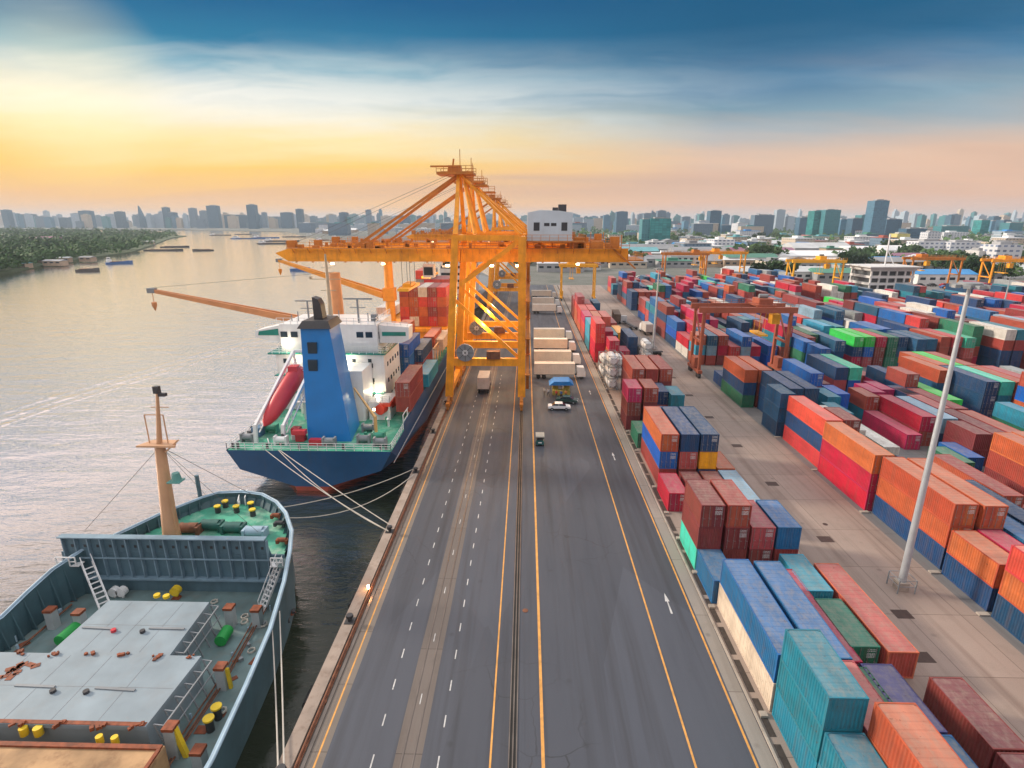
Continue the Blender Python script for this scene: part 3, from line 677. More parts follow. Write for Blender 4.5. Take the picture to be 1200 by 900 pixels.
def sts(Yc, label, far=False, tx=-24.0):
    t = thing('ship_to_shore_crane', label, 'harbour crane', (0,Yc,0), 0, 'orange ship to shore cranes along the quay')
    A, B_, T = -15.3, -0.75, -13.2; hy = 8.0; zg = 28.4; zp = 9.3
    for sy in (-1, 1):
        y = sy*hy
        b = MB(); b.beam((A,y,2.2),(T,y,33.5),1.5,1.5,1.25,1.25); part('leg', b, orange, t)
        b = MB(); b.beam((B_,y,2.2),(B_,y,33.2),1.5,1.35); part('leg', b, orange, t)
        for k in range(5):
            z = 6+k*5
        b = MB(); b.beam((A+.9,y,zp),(B_-.7,y,zp),1.1,1.5); part('portal_beam', b, orange, t)
        b = MB(); b.beam((T+.6,y,24.3),(B_-.65,y,32.4),.7,.8); part('brace', b, orange, t)
        b = MB(); b.beam((-14.2,y,22.0),(B_-.6,y,10.2),.6,.6); part('brace', b, orange, t)
        b = MB(); b.beam((T+.5,y,33.0),(B_-.6,y,33.0),1.0,1.0); part('cross_beam', b, orange, t)
        for x in (A, B_):
            g = MB()
            for q in (-1.9,1.9):
                g.beam((x,y+q-1.5,1.25),(x,y+q+1.5,1.25),.7,.6); g.beam((x,y+q,1.5),(x,y,2.6),.5,.5)
                for w_ in (-.9,.9): g.tube([(x-.22,y+q+w_,.48),(x+.22,y+q+w_,.48)], .44, 10)
            part('bogie', g, orange_d, t)
    for x in (A, B_):
        b = MB(); b.beam((x,-hy+.8,3.1),(x,hy-.8,3.1),1.1,1.3); part('sill_beam', b, orange, t)
    b = MB(); b.beam((T,-hy+.6,32.8),(T,hy-.6,32.8),1,1.1); b.beam((B_,-hy+.6,32.5),(B_,hy-.6,32.5),1,1.1); part('cross_beam', b, orange, t)
    # twin girders, hinge at the waterside leg
    for y in (-4.2, 4.2):
        b = MB(); b.box(-12.6,y-.65,zg,19.5,y+.65,zg+2.5); part('girder', b, orange, t)
        b = MB(); b.box(-46.5,y-.62,zg+.03,-12.75,y+.62,zg+2.45); b.prismY([(-48.9,zg+1.6),(-46.5,zg+.1),(-46.5,zg+2.4)], y-.5, y+.5)
        part('boom', b, orange, t)
    b = MB()
    for x in (-46,-38,-30,-22,-15,-6,6,12,19): b.box(x-.3,-3.5,zg+.7,x+.3,3.5,zg+1.7)
    part('cross_tie', b, orange_d, t)
    for s_ in (-1, 1):                                           # walkways with railings
        y = s_*5.6
        b = MB(); b.box(-46,y-.45,zg+2.5,19.5,y+.45,zg+2.6); b.rail([(-46,y+s_*.42,zg+2.6),(19.5,y+s_*.42,zg+2.6)], 1.1, .035, 2.2, 2)
        for x in range(-45, 20, 3): b.beam((x,s_*4.85,zg+1.6),(x,y+s_*.3,zg+2.5),.09)
        part('walkway', b, orange_d, t)
    b = MB(); r_ = random.Random(5)
    for i in range(34):
        x = r_.uniform(-45,18); yy = r_.choice([-4.2,4.2]); w_ = r_.uniform(.3,1.3); b.box(x,yy-.5,zg+2.503,x+w_,yy+.5,zg+2.5+r_.uniform(.3,1.0))
    for i in range(20):
        x = -45+i*3.2; b.box(x,-4.95,zg-.16,x+.35,-4.5,zg-.003)
    boxes('boom_fitting', b, orange_d, t)
    b = MB(); b.cbox((-45.6,-4.2,zg+3.3),1.6,1.2,1.4); b.cbox((-30.5,-4.2,zg+3.1),1.5,1.0,1.1); b.cbox((-43.5,4.2,zg+3.2),1.4,1.2,1.2); boxes('sheave_block', b, orange_d, t)
    # A-frame
    ap = (-12.9, 44.6)
    for s_ in (-1, 1):
        b = MB(); b.beam((T,s_*hy*.97,33.4),(ap[0]-.2,s_*1.2,ap[1]),.9,.9,.6,.6); part('mast_leg', b, orange, t)
        b = MB(); b.beam((T+3.4,s_*hy*.6,33.6),(ap[0]+.6,s_*1.1,ap[1]),.6,.6,.4,.4); part('mast_leg', b, orange, t)
        b = MB(); b.beam((ap[0]+.5,s_*1.3,ap[1]-.3),(B_-.2,s_*hy*.9,33.4),.42,.5); part('backstay', b, orange, t)
        b = MB(); b.beam((ap[0]+.8,s_*.9,ap[1]-.9),(3.6,s_*4.2,zg+2.6),.35,.4); part('backstay', b, orange, t)
        for xx, zz in ((-34,zg+2.6),(-44,zg+2.6)) if False else ((-33.5,zg+2.6),):
            b = MB(); b.beam((ap[0]-.4,s_*1.4,ap[1]-.2),(xx,s_*4.2,zz),.42,.5); part('forestay', b, orange_d, t)
        b = MB(); b.tube([(ap[0]-.6,s_*1.5,ap[1]+.5),(-45,s_*4.2,zg+3.5)], .03, 4); part('hoist_cable', b, cablem, t)
    b = MB(); b.box(ap[0]-4.2,-3.0,ap[1]-.1,ap[0]+2.8,3.0,ap[1]+.35); b.rail([(ap[0]-4.2,-3,ap[1]+.3),(ap[0]+2.8,-3,ap[1]+.3)],1.1,.05,1.4,2); b.rail([(ap[0]-4.2,3,ap[1]+.3),(ap[0]+2.8,3,ap[1]+.3)],1.1,.05,1.4,2)
    b.box(ap[0]-5.6,-1.2,ap[1]+1.3,ap[0]+.2,-.8,ap[1]+1.6); b.cbox((ap[0]-1,0,ap[1]+1.0),2.4,2.2,1.3); b.beam((ap[0],0,ap[1]+1),(ap[0],0,ap[1]+4.6),.12); b.beam((ap[0]+2.4,-2.6,ap[1]),(ap[0]+2.4,-2.6,ap[1]+2.8),.12); b.beam((ap[0]-1.5,0,ap[1]+1),(ap[0]-1.2,0,ap[1]+2.9),.3)
    part('mast_head', b, orange_d, t)
    b = MB(); b.box(ap[0]+2.5,-2.6,ap[1]-2.2,ap[0]+5.4,2.6,ap[1]-1.9); b.rail([(ap[0]+2.5,-2.6,ap[1]-1.9),(ap[0]+5.4,-2.6,ap[1]-1.9)],1.1,.05,1.2,2); part('mast_platform', b, orange_d, t)
    # machinery house
    x0, x1, z0, z1 = 0.2, 8.6, zg+4.0, zg+9.1
    b = MB(); b.prismY([(x0,z0),(x1,z0),(x1,z1),(x1-2.6,z1+.35),(x0+2.2,z1+.45),(x0,z1)], -6.1, 6.1); h = part('machinery_house', b, housep, t)
    b = MB()
    for xx, w_, hh_, zz in ((1.9,1.1,1.5,z0+2.6),(7.1,1.1,1.5,z0+2.6)): b.box(xx-w_/2,-6.16,zz-hh_/2,xx+w_/2,-6.103,zz+hh_/2)
    for xx in (3.8,5.1): b.box(xx-.5,-6.17,z0+2.7,xx+.5,-6.103,z0+3.25)
    part('vent', b, glassm, h)
    b = MB(); b.box(x0-.8,-6.9,z0-.25,x1+2.4,6.9,z0-.01); b.rail([(x0-.8,-6.85,z0),(x1+2.4,-6.85,z0),(x1+2.4,6.85,z0)],1.1,.04,1.5,2)
    for xx in (x0,x1):
        for yy in (-4.2,4.2): b.beam((xx,yy,zg+2.5),(xx,yy,z0-.2),.35)
    part('house_platform', b, orange_d, t)
    b = MB(); b.cbox((7.2,3.5,z1+.9),1.6,1.6,1.6); part('roof_unit', b, blackm, t)
    b = MB(); b.cbox((10.2,-3.5,zg+3.6),2.2,2.4,2.0); b.cbox((13.5,-3.6,zg+3.2),2.4,2.2,1.4); b.cbox((17,-3.4,zg+3.6),1.6,2.0,2.2); b.beam((16,-5.2,zg+3),(21,-5.2,zg-1.2),.3); b.box(19.5,-5,zg+.2,22.5,5,zg+.45); b.rail([(19.5,-5,zg+.45),(22.5,-5,zg+.45),(22.5,5,zg+.45)],1.1,.04,1.2,2)
    for xx in (9.3,11.4,15.2,18.2): b.beam((xx,-4.2,zg+2.5),(xx,-4.2,zg+5.1),.14)
    part('tail_platform', b, orange_d, t)
    # trolley, cab, spreader
    b = MB(); b.box(tx-3,-3.4,zg+1.2,tx+3,3.4,zg+1.9); part('trolley', b, orange_d, t)
    cb = MB(); cb.box(tx+3.2,-1.2,zg-3.4,tx+5.4,1.2,zg-.8); c_ = part('operator_cab', cb, whitep, t)
    g = MB(); g.box(tx+3.15,-1.0,zg-2.9,tx+3.195,1.0,zg-1.3); g.box(tx+3.4,-1.25,zg-2.9,tx+5.2,-1.205,zg-1.3); part('window', g, glassm, c_)
    b = MB()
    for yy in (-2.4,2.4):
        for xx in (-.8,.8): b.tube([(tx+xx,yy,zg+1.2),(tx+xx,yy,zg-5)], .05, 4)
    part('hoist_rope', b, cablem, t)
    b = MB(); b.box(tx-1.1,-6,zg-5.6,tx+1.1,6,zg-5.1); b.box(tx-.8,-2.6,zg-5.1,tx+.8,2.6,zg-4.5); part('spreader', b, yellowm, t)
    # cable reel on the portal beam
    b = MB(); b.tube([(-11.8,-hy-.95,11.3),(-11.8,-hy-.55,11.3)], 1.75, 20); r2 = part('cable_reel', b, greyst, t)
    b = MB(); b.tube([(-11.8,-hy-1.02,11.3),(-11.8,-hy-.951,11.3)], .55, 12); part('hub', b, whitep, r2)
    b = MB()
    for k in range(8):
        a = k*math.pi/4; b.beam((-11.8,-hy-.99,11.3),(-11.8+1.6*math.cos(a),-hy-.99,11.3+1.6*math.sin(a)),.09,.07)
    part('spoke', b, blackm, r2)
    b = MB(); x = B_+1.15                                      # stair tower on the land leg
    for k in range(7):
        z = 3.4+k*3.6; s_ = 1 if k % 2 else -1
        b.beam((x,-hy-1.2*s_,z),(x,-hy+1.2*s_,z+3.6),.6,.12); b.box(x-.5,-hy+1.1*s_-.5,z+3.55,x+.5,-hy+1.1*s_+.5,z+3.65); b.rail([(x+.45,-hy+1.1*s_-.5,z+3.6),(x+.45,-hy+1.1*s_+.5,z+3.6)],1.0,.03,1,2)
    part('stair', b, orange_d, t)
    b = MB(); b.box(-7.6,-hy-1.2,zp+.8,-5.0,-hy+.5,zp+2.3); part('equipment_box', b, rust, t)
    b = MB()
    for xx in (-14.9,-6.5,-1.6): b.cbox((xx,-7.6,27.9),.7,.5,.4)
    for xx in (-38,-28,10): b.cbox((xx,-4.2,zg-.45),.6,.5,.3)
    boxes('floodlight', b, lampm, t)
    return t
sts(114.5, 'nearest orange gantry crane with white machinery house, boom over the blue ship')
sts(140.5, 'second orange gantry crane close behind the nearest one')
sts(236, 'third orange gantry crane, far along the quay behind the first pair', tx=-30)
sts(285, 'farthest orange gantry crane on the quay', tx=-20)
for p in ((-8,106,17),(-8,122,17),(-7,138,17),(-9,156,17),(-24,128,21),(5,128,19),(7,150,17)): lamp_at(p, 3600, .5)
# ================================================================== yard gantries
rtgred = mat('gantry_red_brown', (.33,.085,.045), .55, .2, .5, dirt=.4, dirtc=(.15,.06,.03))
def rtg(x0, x1, y0, D, Hh, m, label, trolley=.6, grp='rubber tyred gantry cranes over the container rows'):
    t = thing('yard_gantry_crane', label, 'gantry crane', (x0,y0,0), 0, grp); W = x1-x0
    for x in (0, W):
        for y in (0, D):
            b = MB(); b.beam((x,y,1.9),(x,y,Hh),.6,.8); part('leg', b, m, t)
        b = MB(); b.box(x-.5,-1.2,1.2,x+.5,D+1.2,1.9); part('sill_beam', b, m, t)
        b = MB(); b.beam((x,.4,Hh*.55),(x,D-.4,Hh*.55),.5,.5); b.beam((x,.4,Hh*.55),(x,D-.4,Hh-.6),.3,.3); part('brace', b, m, t)
        for y in (-.6,.6,D-.6,D+.6):
            w_ = MB(); w_.tube([(x-.28,y,.6),(x+.28,y,.6)], .6, 12); part('wheel', w_, blackm, t)
        b = MB(); b.box(x-.62 if x else x-.6, D*.3, 2.0, x+.62 if x else x+.9, D*.7, 4.4); part('engine_box', b, m, t)
    for y in (0, D):
        b = MB(); b.box(-1.2,y-.5,Hh,W+1.2,y+.5,Hh+1.3); b.rail([(-1.2,y-.5,Hh+1.3),(W+1.2,y-.5,Hh+1.3)],1.0,.04,1.8,2); part('top_girder', b, m, t)
    b = MB(); xx = W*trolley; b.box(xx-2.2,.52,Hh+1.31,xx+2.2,D-.52,Hh+1.7); b.box(xx-1.6,1.2,Hh+1.7,xx+1.6,D-1.2,Hh+3.0); tr = part('trolley', b, m, t)
    b = MB(); b.tube([(xx-1,D/2-.1,Hh+3.5),(xx+1,D/2-.1,Hh+3.5)], .5, 10); part('drum', b, greyst, tr)
    b = MB(); b.box(xx+2.3,D/2-1.2,Hh-3.0,xx+4.2,D/2+1,Hh-.7); b.box(xx+2.8,D/2-.3,Hh-.7,xx+3.3,D/2+.2,Hh+1.4); part('operator_cab', b, yellowm, t)
    b = MB(); b.box(xx-1,D/2-3,Hh-5.6,xx+1,D/2+3,Hh-5.2)
    for a_, c_ in ((-.6,-1.5),(.6,-1.5),(-.6,1.5),(.6,1.5)): b.tube([(xx+a_,D/2+c_,Hh-5.2),(xx+a_,D/2+c_,Hh+1.3)], .05, 4)
    part('spreader', b, yellowm, t)
    return t
rtg(41.4,61.4,129.4,6.6,15.6,rtgred,'red brown yard gantry crane straddling the rows near the second lamp mast',.72)
rtg(16.6,32.0,262,6.6,15.5,yellowm,'yellow yard gantry crane at the far end of the roadside rows',.3)
rtg(78.5,101.5,322,7,17.5,orange_d,'orange yard gantry crane far off in front of the teal tower',.75)
rtg(104,127.5,334,7,17.5,orange,'orange yard gantry crane far off, right beside another orange one',.3)
rtg(130.5,154.0,279,7,16.5,yellowm,'bright yellow yard gantry crane left of the white open sided building',.6)
rtg(201,226,300,7,16.5,orange_d,'orange yard gantry crane right of the white open sided building',.25)
rtg(231,256,286,7,16.5,orange,'orange yard gantry crane at the right edge behind the far lamp mast',.3)
# ================================================================== lamp masts
mastm = mat('mast_galvanised', (.42,.46,.50), .4, .1, .5, metal=.3, dirt=.2)
def lamp_mast(x, y, h, label, bucket=True):
    t = thing('lamp_mast', label, 'lamp mast', (x,y,0), 0, 'tall lamp masts in the container yard')
    b = MB(); b.tube([(0,0,.9),(0,0,h*.5),(0,0,h)], [.36,.26,.15], 12); part('pole', b, mastm, t)
    b = MB(); b.cbox((0,0,.45),1.0,1.0,.9); part('concrete_base', b, kerbm, t)
    b = MB()
    for sx in (-1,1):
        for sy in (-1,1): b.beam((sx*.85,sy*.85,0),(sx*.85,sy*.85,1.5),.09)
    b.rail([(-.85,-.85,.1),(.85,-.85,.1),(.85,.85,.1),(-.85,.85,.1),(-.85,-.85,.1)],1.4,.03,1.7,2); part('guard_frame', b, greyst, t)
    b = MB(); b.tube([(0,0,h-.25),(0,0,h+.1)], .9, 12); part('lamp_ring', b, greyst, t)
    for k in range(8):
        a = k*math.pi/4; b = MB(); b.cbox((1.15*math.cos(a),1.15*math.sin(a),h-.2),.5,.5,.28,a); part('lamp_head', b, greyst, t)
    return t
lamp_mast(38.4,49.5,30.8,'tall pale lamp mast nearest to the camera beside the aisle')
lamp_mast(36.6,156.8,23.5,'tall lamp mast further down the same aisle, near parked trucks')
lamp_mast(170,202,17,'lamp mast at the far right of the yard')
# ================================================================== vehicles
tyre = mat('tyre_rubber', (.018,.018,.018), .8)
def wheelset(t, pts, r=.32, w_=.22):
    for x, y in pts:
        b = MB(); b.tube([(x-w_/2,y,r),(x+w_/2,y,r)], r, 12); o = part('wheel', b, tyre, t)
        b = MB(); s_ = 1 if x > 0 else -1; b.tube([(x+s_*w_/2*.7,y,r),(x+s_*(w_/2+.01),y,r)], r*.55, 10); part('rim', b, greyst, o)
def carpaint(name, c): return mat(name, c, .25, .04, .5)
def car(x, y, rz, m, label, kind='sedan', grp=None, name='parked_car', cat='car'):
    t = thing(name, label, cat, (x,y,0), rz, grp)
    prof = {'sedan': [(-2.2,.45),(-2.25,.75),(-1.35,.92),(-.65,1.42),(.75,1.44),(1.45,.98),(2.15,.92),(2.2,.45)],
            'pickup': [(-2.5,.5),(-2.5,.95),(-1.45,1.05),(-.85,1.68),(.55,1.68),(.75,1.08),(2.5,1.08),(2.5,.5)]}[kind]
    b = MB(); body = [(q[0],q[1]) for q in prof]; low = [(body[0][0],body[0][1])]+[(p[0],min(p[1],1.0)) for p in body[1:-1]]+[(body[-1][0],body[-1][1])]
    b.prismX(low, -.85, .85); part('body', b, m, t)
    top_ = [p for p in body if p[1] > 1.2]; yb = (body[2][0], 3)
    a_ = body[2]; c_ = body[5]
    b = MB(); b.prismX([(a_[0]+.02,.99),(top_[0][0],top_[0][1]-.05),(top_[1][0],top_[1][1]-.05),(c_[0]-.02,.99)], -.72, .72); part('windows', b, glassm, t)
    b = MB(); b.box(-.74,top_[0][0]-.05,top_[0][1]-.055,.74,top_[1][0]+.05,top_[0][1]+.01)
    for xx in (-.735,.735): b.beam((xx,(top_[0][0]+top_[1][0])/2,1.0),(xx,(top_[0][0]+top_[1][0])/2,top_[0][1]-.05),.07)
    part('roof', b, m, t)
    wheelset(t, [(-.80,-1.4),(.80,-1.4),(-.80,1.4),(.80,1.4)])
    for xx in (-.6,.6):
        b = MB(); b.box(xx-.16,-2.262,.62,xx+.16,-2.2,.76); 
        if kind == 'sedan': part('headlight', b, whitep, t)
        b = MB(); ye = prof[-2][0]; b.box(xx-.14,ye-.01,.66,xx+.14,ye+.03,.82); part('tail_light', b, MATS.get('tail_red') or mat('tail_red', (.4,.01,.01), .3), t)
    return t
car(6.7,104.9,R(90),carpaint('car_white',(.75,.76,.78)),'white car parked alone nearest the kiosk, seen side on')
car(8.6,109.3,R(80),carpaint('car_dark_green',(.03,.07,.065)),'dark green car with pale roof parked behind the white one')
# three wheeler seen from behind, driving away
t = thing('motor_tricycle', 'small dark green three wheeled taxi with pale canopy standing in the lane', 'tricycle', (2.5,87.0,0))
b = MB(); b.prismX([(-1.2,.35),(-1.2,1.0),(-.2,.95),(.3,.7),(1.0,.8),(1.25,.6),(1.2,.35)], -.65, .65); part('body', b, carpaint('tricycle_green',(.02,.10,.10)), t)
b = MB(); b.prismX([(-1.25,1.68),(-1.1,1.86),(.7,1.84),(.95,1.66)], -.72, .72); part('canopy', b, mat('canvas_beige',(.45,.42,.36),.8), t)
b = MB()
for sx in (-.62,.62):
    for yy in (-1.15,.85): b.beam((sx,yy,.8),(sx,yy,1.7),.06)
part('roof_post', b, blackm, t); b = MB(); b.box(-.5,-.9,.95,.5,-.3,1.35); part('seat', b, blackm, t); wheelset(t, [(-.62,-.75),(.62,-.75)], .28,.14)
b = MB(); b.tube([(-.07,1.1,.28),(.07,1.1,.28)], .28, 12); part('wheel', b, tyre, t)
b = MB(); b.box(-.3,-1.24,.62,.3,-1.203,.78); part('number_plate', b, whitep, t)
def truck(x, y, rz, L_, boxm, cabm, label, grp=None, name='container_truck', hb=2.6):
    t = thing(name, label, 'truck', (x,y,0), rz, grp)
    b = MB(); b.box(-.5,-L_/2,.85,.5,L_/2+1.2,1.15); part('chassis', b, blackm, t)
    if boxm is not None:
        b = MB()
        corr_side(b, -1.2, -1, -L_/2+.1, L_/2-.1, 1.3, 1.15+hb-.1, .35, .04); corr_side(b, 1.2, 1, -L_/2+.1, L_/2-.1, 1.3, 1.15+hb-.1, .35, .04)
        b.box(-1.18,-L_/2+.02,1.2,1.18,L_/2-.02,1.15+hb-.03)
        for xx in (-1.22,1.12):
            for yy in (-L_/2,L_/2-.1): b.box(xx,yy,1.15,xx+.1,yy+.1,1.15+hb)
            b.box(xx+.002,-L_/2+.1,1.15+hb-.12,xx+.098,L_/2-.1,1.15+hb-.002); b.box(xx+.002,-L_/2+.1,1.152,xx+.098,L_/2-.1,1.3)
        part('cargo_box', b, boxm, t)
    b = MB(); b.prismX([(L_/2+.5,.6),(L_/2+.5,2.9),(L_/2+2.1,2.85),(L_/2+2.5,1.8),(L_/2+2.5,.6)], -1.15, 1.15); c_ = part('cab', b, cabm, t)
    g = MB(); g.beam((-1.0,L_/2+2.47,1.95),(1.0,L_/2+2.47,1.95),.02,.1); g.add([(-1.0,L_/2+2.15,2.76),(1.0,L_/2+2.15,2.76),(1.0,L_/2+2.49,1.9),(-1.0,L_/2+2.49,1.9)],[(0,1,2,3)]); part('windscreen', g, glassm, c_)
    for xx in (-1.0,1.0):
        for yy in (-L_/2+1,-L_/2+2.3,L_/2+1.5): b = MB(); b.tube([(xx-.14,yy,.5),(xx+.14,yy,.5)], .5, 12); part('wheel', b, tyre, t)
    return t
boxgrey = mat('truck_box_grey', (.50,.46,.43), .55, .12, .4, dirt=.35)
truck(-9.1,117.5,0,6.1,boxgrey,mat('cab_dark',(.05,.05,.06),.4),'grey white box truck driving away under the nearest orange crane')
boxwhite = mat('truck_box_cream', (.68,.62,.54), .5, .08, .4, dirt=.25)
tr0 = truck(6.9,128.2,R(-90),9.6,boxwhite,whitep,'cream box trailer parked across the road, nearest the kiosk','','box_trailer')
tr0['group'] = 'cream box trailers parked side by side across the road'
for i, (yy, xx) in enumerate(((141,7.0),(156.5,7.1),(172,7.3),(225,7.4),(245,7.6),(272,7.5))):
    dup(tr0, (xx,yy,0), f"cream box trailer parked across the road, {ordw(i+1)} one back from the kiosk")
tk0 = truck(36.6,195,R(8),12.2,None,mat('cab_white_dirty',(.55,.55,.55),.5),'empty flatbed truck with dark load bed in the aisle past the second lamp mast',None,'flatbed_truck')
truck(35.2,152.4,R(95),6.1,None,mat('cab_black',(.03,.03,.03),.5),'dark truck parked at the foot of the second lamp mast','','flatbed_truck')
truck(33.6,206,R(-5),12.2,mat('load_brown',(.12,.08,.06),.8,.3,.8),mat('cab_red',(.35,.03,.03),.5),'truck with a brown load in the aisle, beyond the empty flatbed','','container_truck')
truck(40.2,183,R(3),6.1,boxgrey,whitep,'grey box truck in the aisle before the empty flatbed')
# tank containers
tankw = mat('tank_white', (.62,.66,.70), .35, .08, .5, dirt=.2)
def tankc(x, y, z, label, m=tankw, rz=0):
    t = thing('tank_container', label, 'tank container', (x,y,z), rz, 'tank containers stacked beside the road')
    b = MB(); b.tube([(0,.25,1.3),(0,.5,1.3),(0,5.5,1.3),(0,5.8,1.3)], [.7,1.08,1.08,.7], 16); part('tank', b, m, t)
    b = MB()
    for yy in (.06,6.0):
        for a_, c_ in (((-1.15,.06),(-1.15,2.5)),((1.15,.06),(1.15,2.5)),((-1.15,.08),(1.15,.08)),((-1.15,2.5),(1.15,2.5)),((-1.15,.1),(-.3,.9)),((1.15,.1),(.3,.9)),((-1.15,2.5),(-.3,1.7)),((1.15,2.5),(.3,1.7))):
            b.beam((a_[0],yy,a_[1]),(c_[0],yy,c_[1]),.1)
    for sx in (-1.15,1.15): b.beam((sx,.1,.12),(sx,5.95,.12),.1); b.beam((sx,.1,2.45),(sx,5.95,2.45),.08)
    part('frame', b, greyst, t)
    return t
for i in range(3): tankc(19.3,118.3,.05+i*2.6, f"white tank container, {['bottom','middle','top'][i]} of the pile nearest along the kerb")
for i in range(2): tankc(19.2,128.2,.05+i*2.6, f"white tank container, {['lower','upper'][i]} of two at the foot of the tall red stack")
for i in range(2): tankc(22.4,128.0,.05+i*2.6, f"white tank container, {['lower','upper'][i]} of two right of the pair below the red stack")
for i in range(3): tankc(30.0,133.5,.05+i*2.6, f"pale tank container, {['bottom','middle','top'][i]} of the pile by the aisle", tankw)
# kiosk with blue canopy
t = thing('kiosk', 'small kiosk under a bright blue canopy beside the parked cars', 'kiosk', (7.7,115.2,0))
b = MB(); b.prismY([(-2.6,2.45),(-1.6,3.3),(1.7,3.35),(2.6,2.5)], -1.9, 1.9); part('canopy', b, mat('canopy_blue', (.01,.17,.50), .6, .15, 1.5), t)
b = MB()
for sx in (-2.2,2.2):
    for sy in (-1.6,1.6): b.beam((sx,sy,0),(sx,sy,2.6),.1)
part('post', b, greyst, t)
b = MB(); b.box(-1.8,-.9,0,1.9,1.5,1.0); b.box(-1.8,.2,1.0,-.6,1.5,2.2); b.box(.7,.3,1.0,1.9,1.5,2.1); part('counter', b, mat('kiosk_yellow', (.42,.34,.06), .7, .3, 2), t)
b = MB(); b.cbox((-.2,.8,1.6),1.0,.8,1.1); part('drinks_cabinet', b, whitep, t)
# people by the kiosk (very small in the photograph)
skin = mat('skin', (.35,.18,.11), .6)
def person(x, y, rz, shirt, trousers, label, wide=.0):
    me = bpy.data.meshes.new('person')
    J = [((0,0,.93),.15),((0,0,1.15),.14),((0,0,1.38),.16),((0,0,1.52),.06),((0,-.01,1.64),.105),((0,0,1.74),.07),
         ((-.10,0,.86),.10),((-.12,-.03+wide,.48),.07),((-.12,.02+wide*2,.09),.05),((-.12,-.10+wide*2,.04),.045),
         ((.10,0,.86),.10),((.13,-.02-wide,.48),.07),((.13,.03-wide*2,.09),.05),((.13,-.09-wide*2,.04),.045),
         ((-.20,0,1.40),.065),((-.27,.02,1.12),.045),((-.25,-.10,.88),.035),((-.25,-.14,.80),.03),
         ((.20,0,1.40),.065),((.27,.02,1.12),.045),((.25,-.10,.88),.035),((.25,-.14,.80),.03)]
    E_ = [(0,1),(1,2),(2,3),(3,4),(4,5),(0,6),(6,7),(7,8),(8,9),(0,10),(10,11),(11,12),(12,13),(2,14),(14,15),(15,16),(16,17),(2,18),(18,19),(19,20),(20,21)]
    me.from_pydata([j[0] for j in J], E_, []); o = link('person', me); tag(o, label, 'person'); o.location = (x,y,0); o.rotation_euler = (0,0,rz)
    md = o.modifiers.new('skin','SKIN'); md.use_smooth_shade = True; o.modifiers.new('sub','SUBSURF').levels = 1; o.modifiers['sub'].render_levels = 1
    for i, j in enumerate(J): me.skin_vertices[0].data[i].radius = (j[1], j[1])
    me.skin_vertices[0].data[0].use_root = True
    m = bpy.data.materials.new('clothes'); nt, N, L, P = nodes_of(m); tc_ = N.new('ShaderNodeTexCoord'); s_ = N.new('ShaderNodeSeparateXYZ'); L.new(tc_.outputs['Object'], s_.inputs[0])
    a_ = math_(N, L, 'GREATER_THAN', s_.outputs[2], .95); c_ = math_(N, L, 'GREATER_THAN', s_.outputs[2], 1.5); d_ = math_(N, L, 'GREATER_THAN', s_.outputs[2], 1.70)
    L.new(mixc(N, L, d_, mixc(N, L, c_, mixc(N, L, a_, trousers, shirt), (.35,.18,.11)), (.01,.01,.01)), P.inputs['Base Color']); P.inputs['Roughness'].default_value = .8
    me.materials.append(m); return o
person(4.9,113.6,.5,(.6,.6,.6),(.03,.04,.08),'person in a pale shirt standing left of the kiosk',.1)
person(4.1,114.3,2.5,(.7,.68,.62),(.25,.2,.15),'person in white standing furthest left of the kiosk',.06)
person(6.6,112.6,3.0,(.45,.06,.04),(.05,.05,.06),'person in a red shirt at the kiosk counter')
person(8.6,112.5,3.3,(.5,.2,.05),(.04,.04,.05),'person in an orange shirt at the right of the kiosk counter',.05)
person(7.6,112.3,2.9,(.05,.12,.3),(.05,.05,.06),'person in a blue shirt between two others at the counter')
# ================================================================== blue container ship
hullb = mat('hull_blue', (.008,.07,.18), .4, .14, .25, dirt=.22, dirtc=(.10,.06,.04), streak=True)
funb = mat('funnel_blue', (.003,.17,.50), .35, .08, .3, dirt=.08, streak=True)
redbt = mat('boot_red', (.28,.05,.03), .7, .2, .5, dirt=.4)
deckg = mat('deck_green', (.05,.30,.20), .6, .3, .5, dirt=.9, dirtc=(.42,.52,.42), dscale=.45)
tealg = mat('window_teal', (.02,.22,.18), .15)
redp = mat('lifeboat_red', (.52,.03,.045), .4, .08, .8)
def loft(b, secs):                       # secs: list of rings (same count), quads between
    n = len(secs[0]); vs = [p for s_ in secs for p in s_]; fs = []
    for i in range(len(secs)-1):
        for k in range(n-1): fs.append((i*n+k,i*n+k+1,(i+1)*n+k+1,(i+1)*n+k))
    b.add(vs, fs)
SX = -31.9
def ring(Y, wd, wm, ww, zt, zm=0.4, rake=0):
    return [(SX-wd,Y+rake,zt),(SX-wm,Y+rake*.4,zm),(SX-ww,Y,-2.3),(SX+ww,Y,-2.3),(SX+wm,Y+rake*.4,zm),(SX+wd,Y+rake,zt)]
secs = [ring(75,12.3,10.6,2.5,3.5), ring(80,12.3,12.0,6.0,3.5), ring(90,12.3,12.3,10.5,3.5), ring(105,12.3,12.3,12.2,3.5), ring(190,12.3,12.3,12.0,3.5), ring(208,11.2,9.5,7.5,5.2), ring(222,6.5,4.0,2.4,6.2), ring(231,.4,.25,.1,6.8,rake=2)]
ship = thing('container_ship', 'blue container ship with white deckhouse and tall blue funnel moored behind the grey ship', 'ship', (0,0,0))
b = MB()
for side in ((0,1,2),(5,4,3)):
    loft(b, [[s_[k] for k in side] for s_ in secs])
b.add(secs[0], [(0,1,2,3,4,5)]); part('hull', b, hullb, ship)
b = MB()
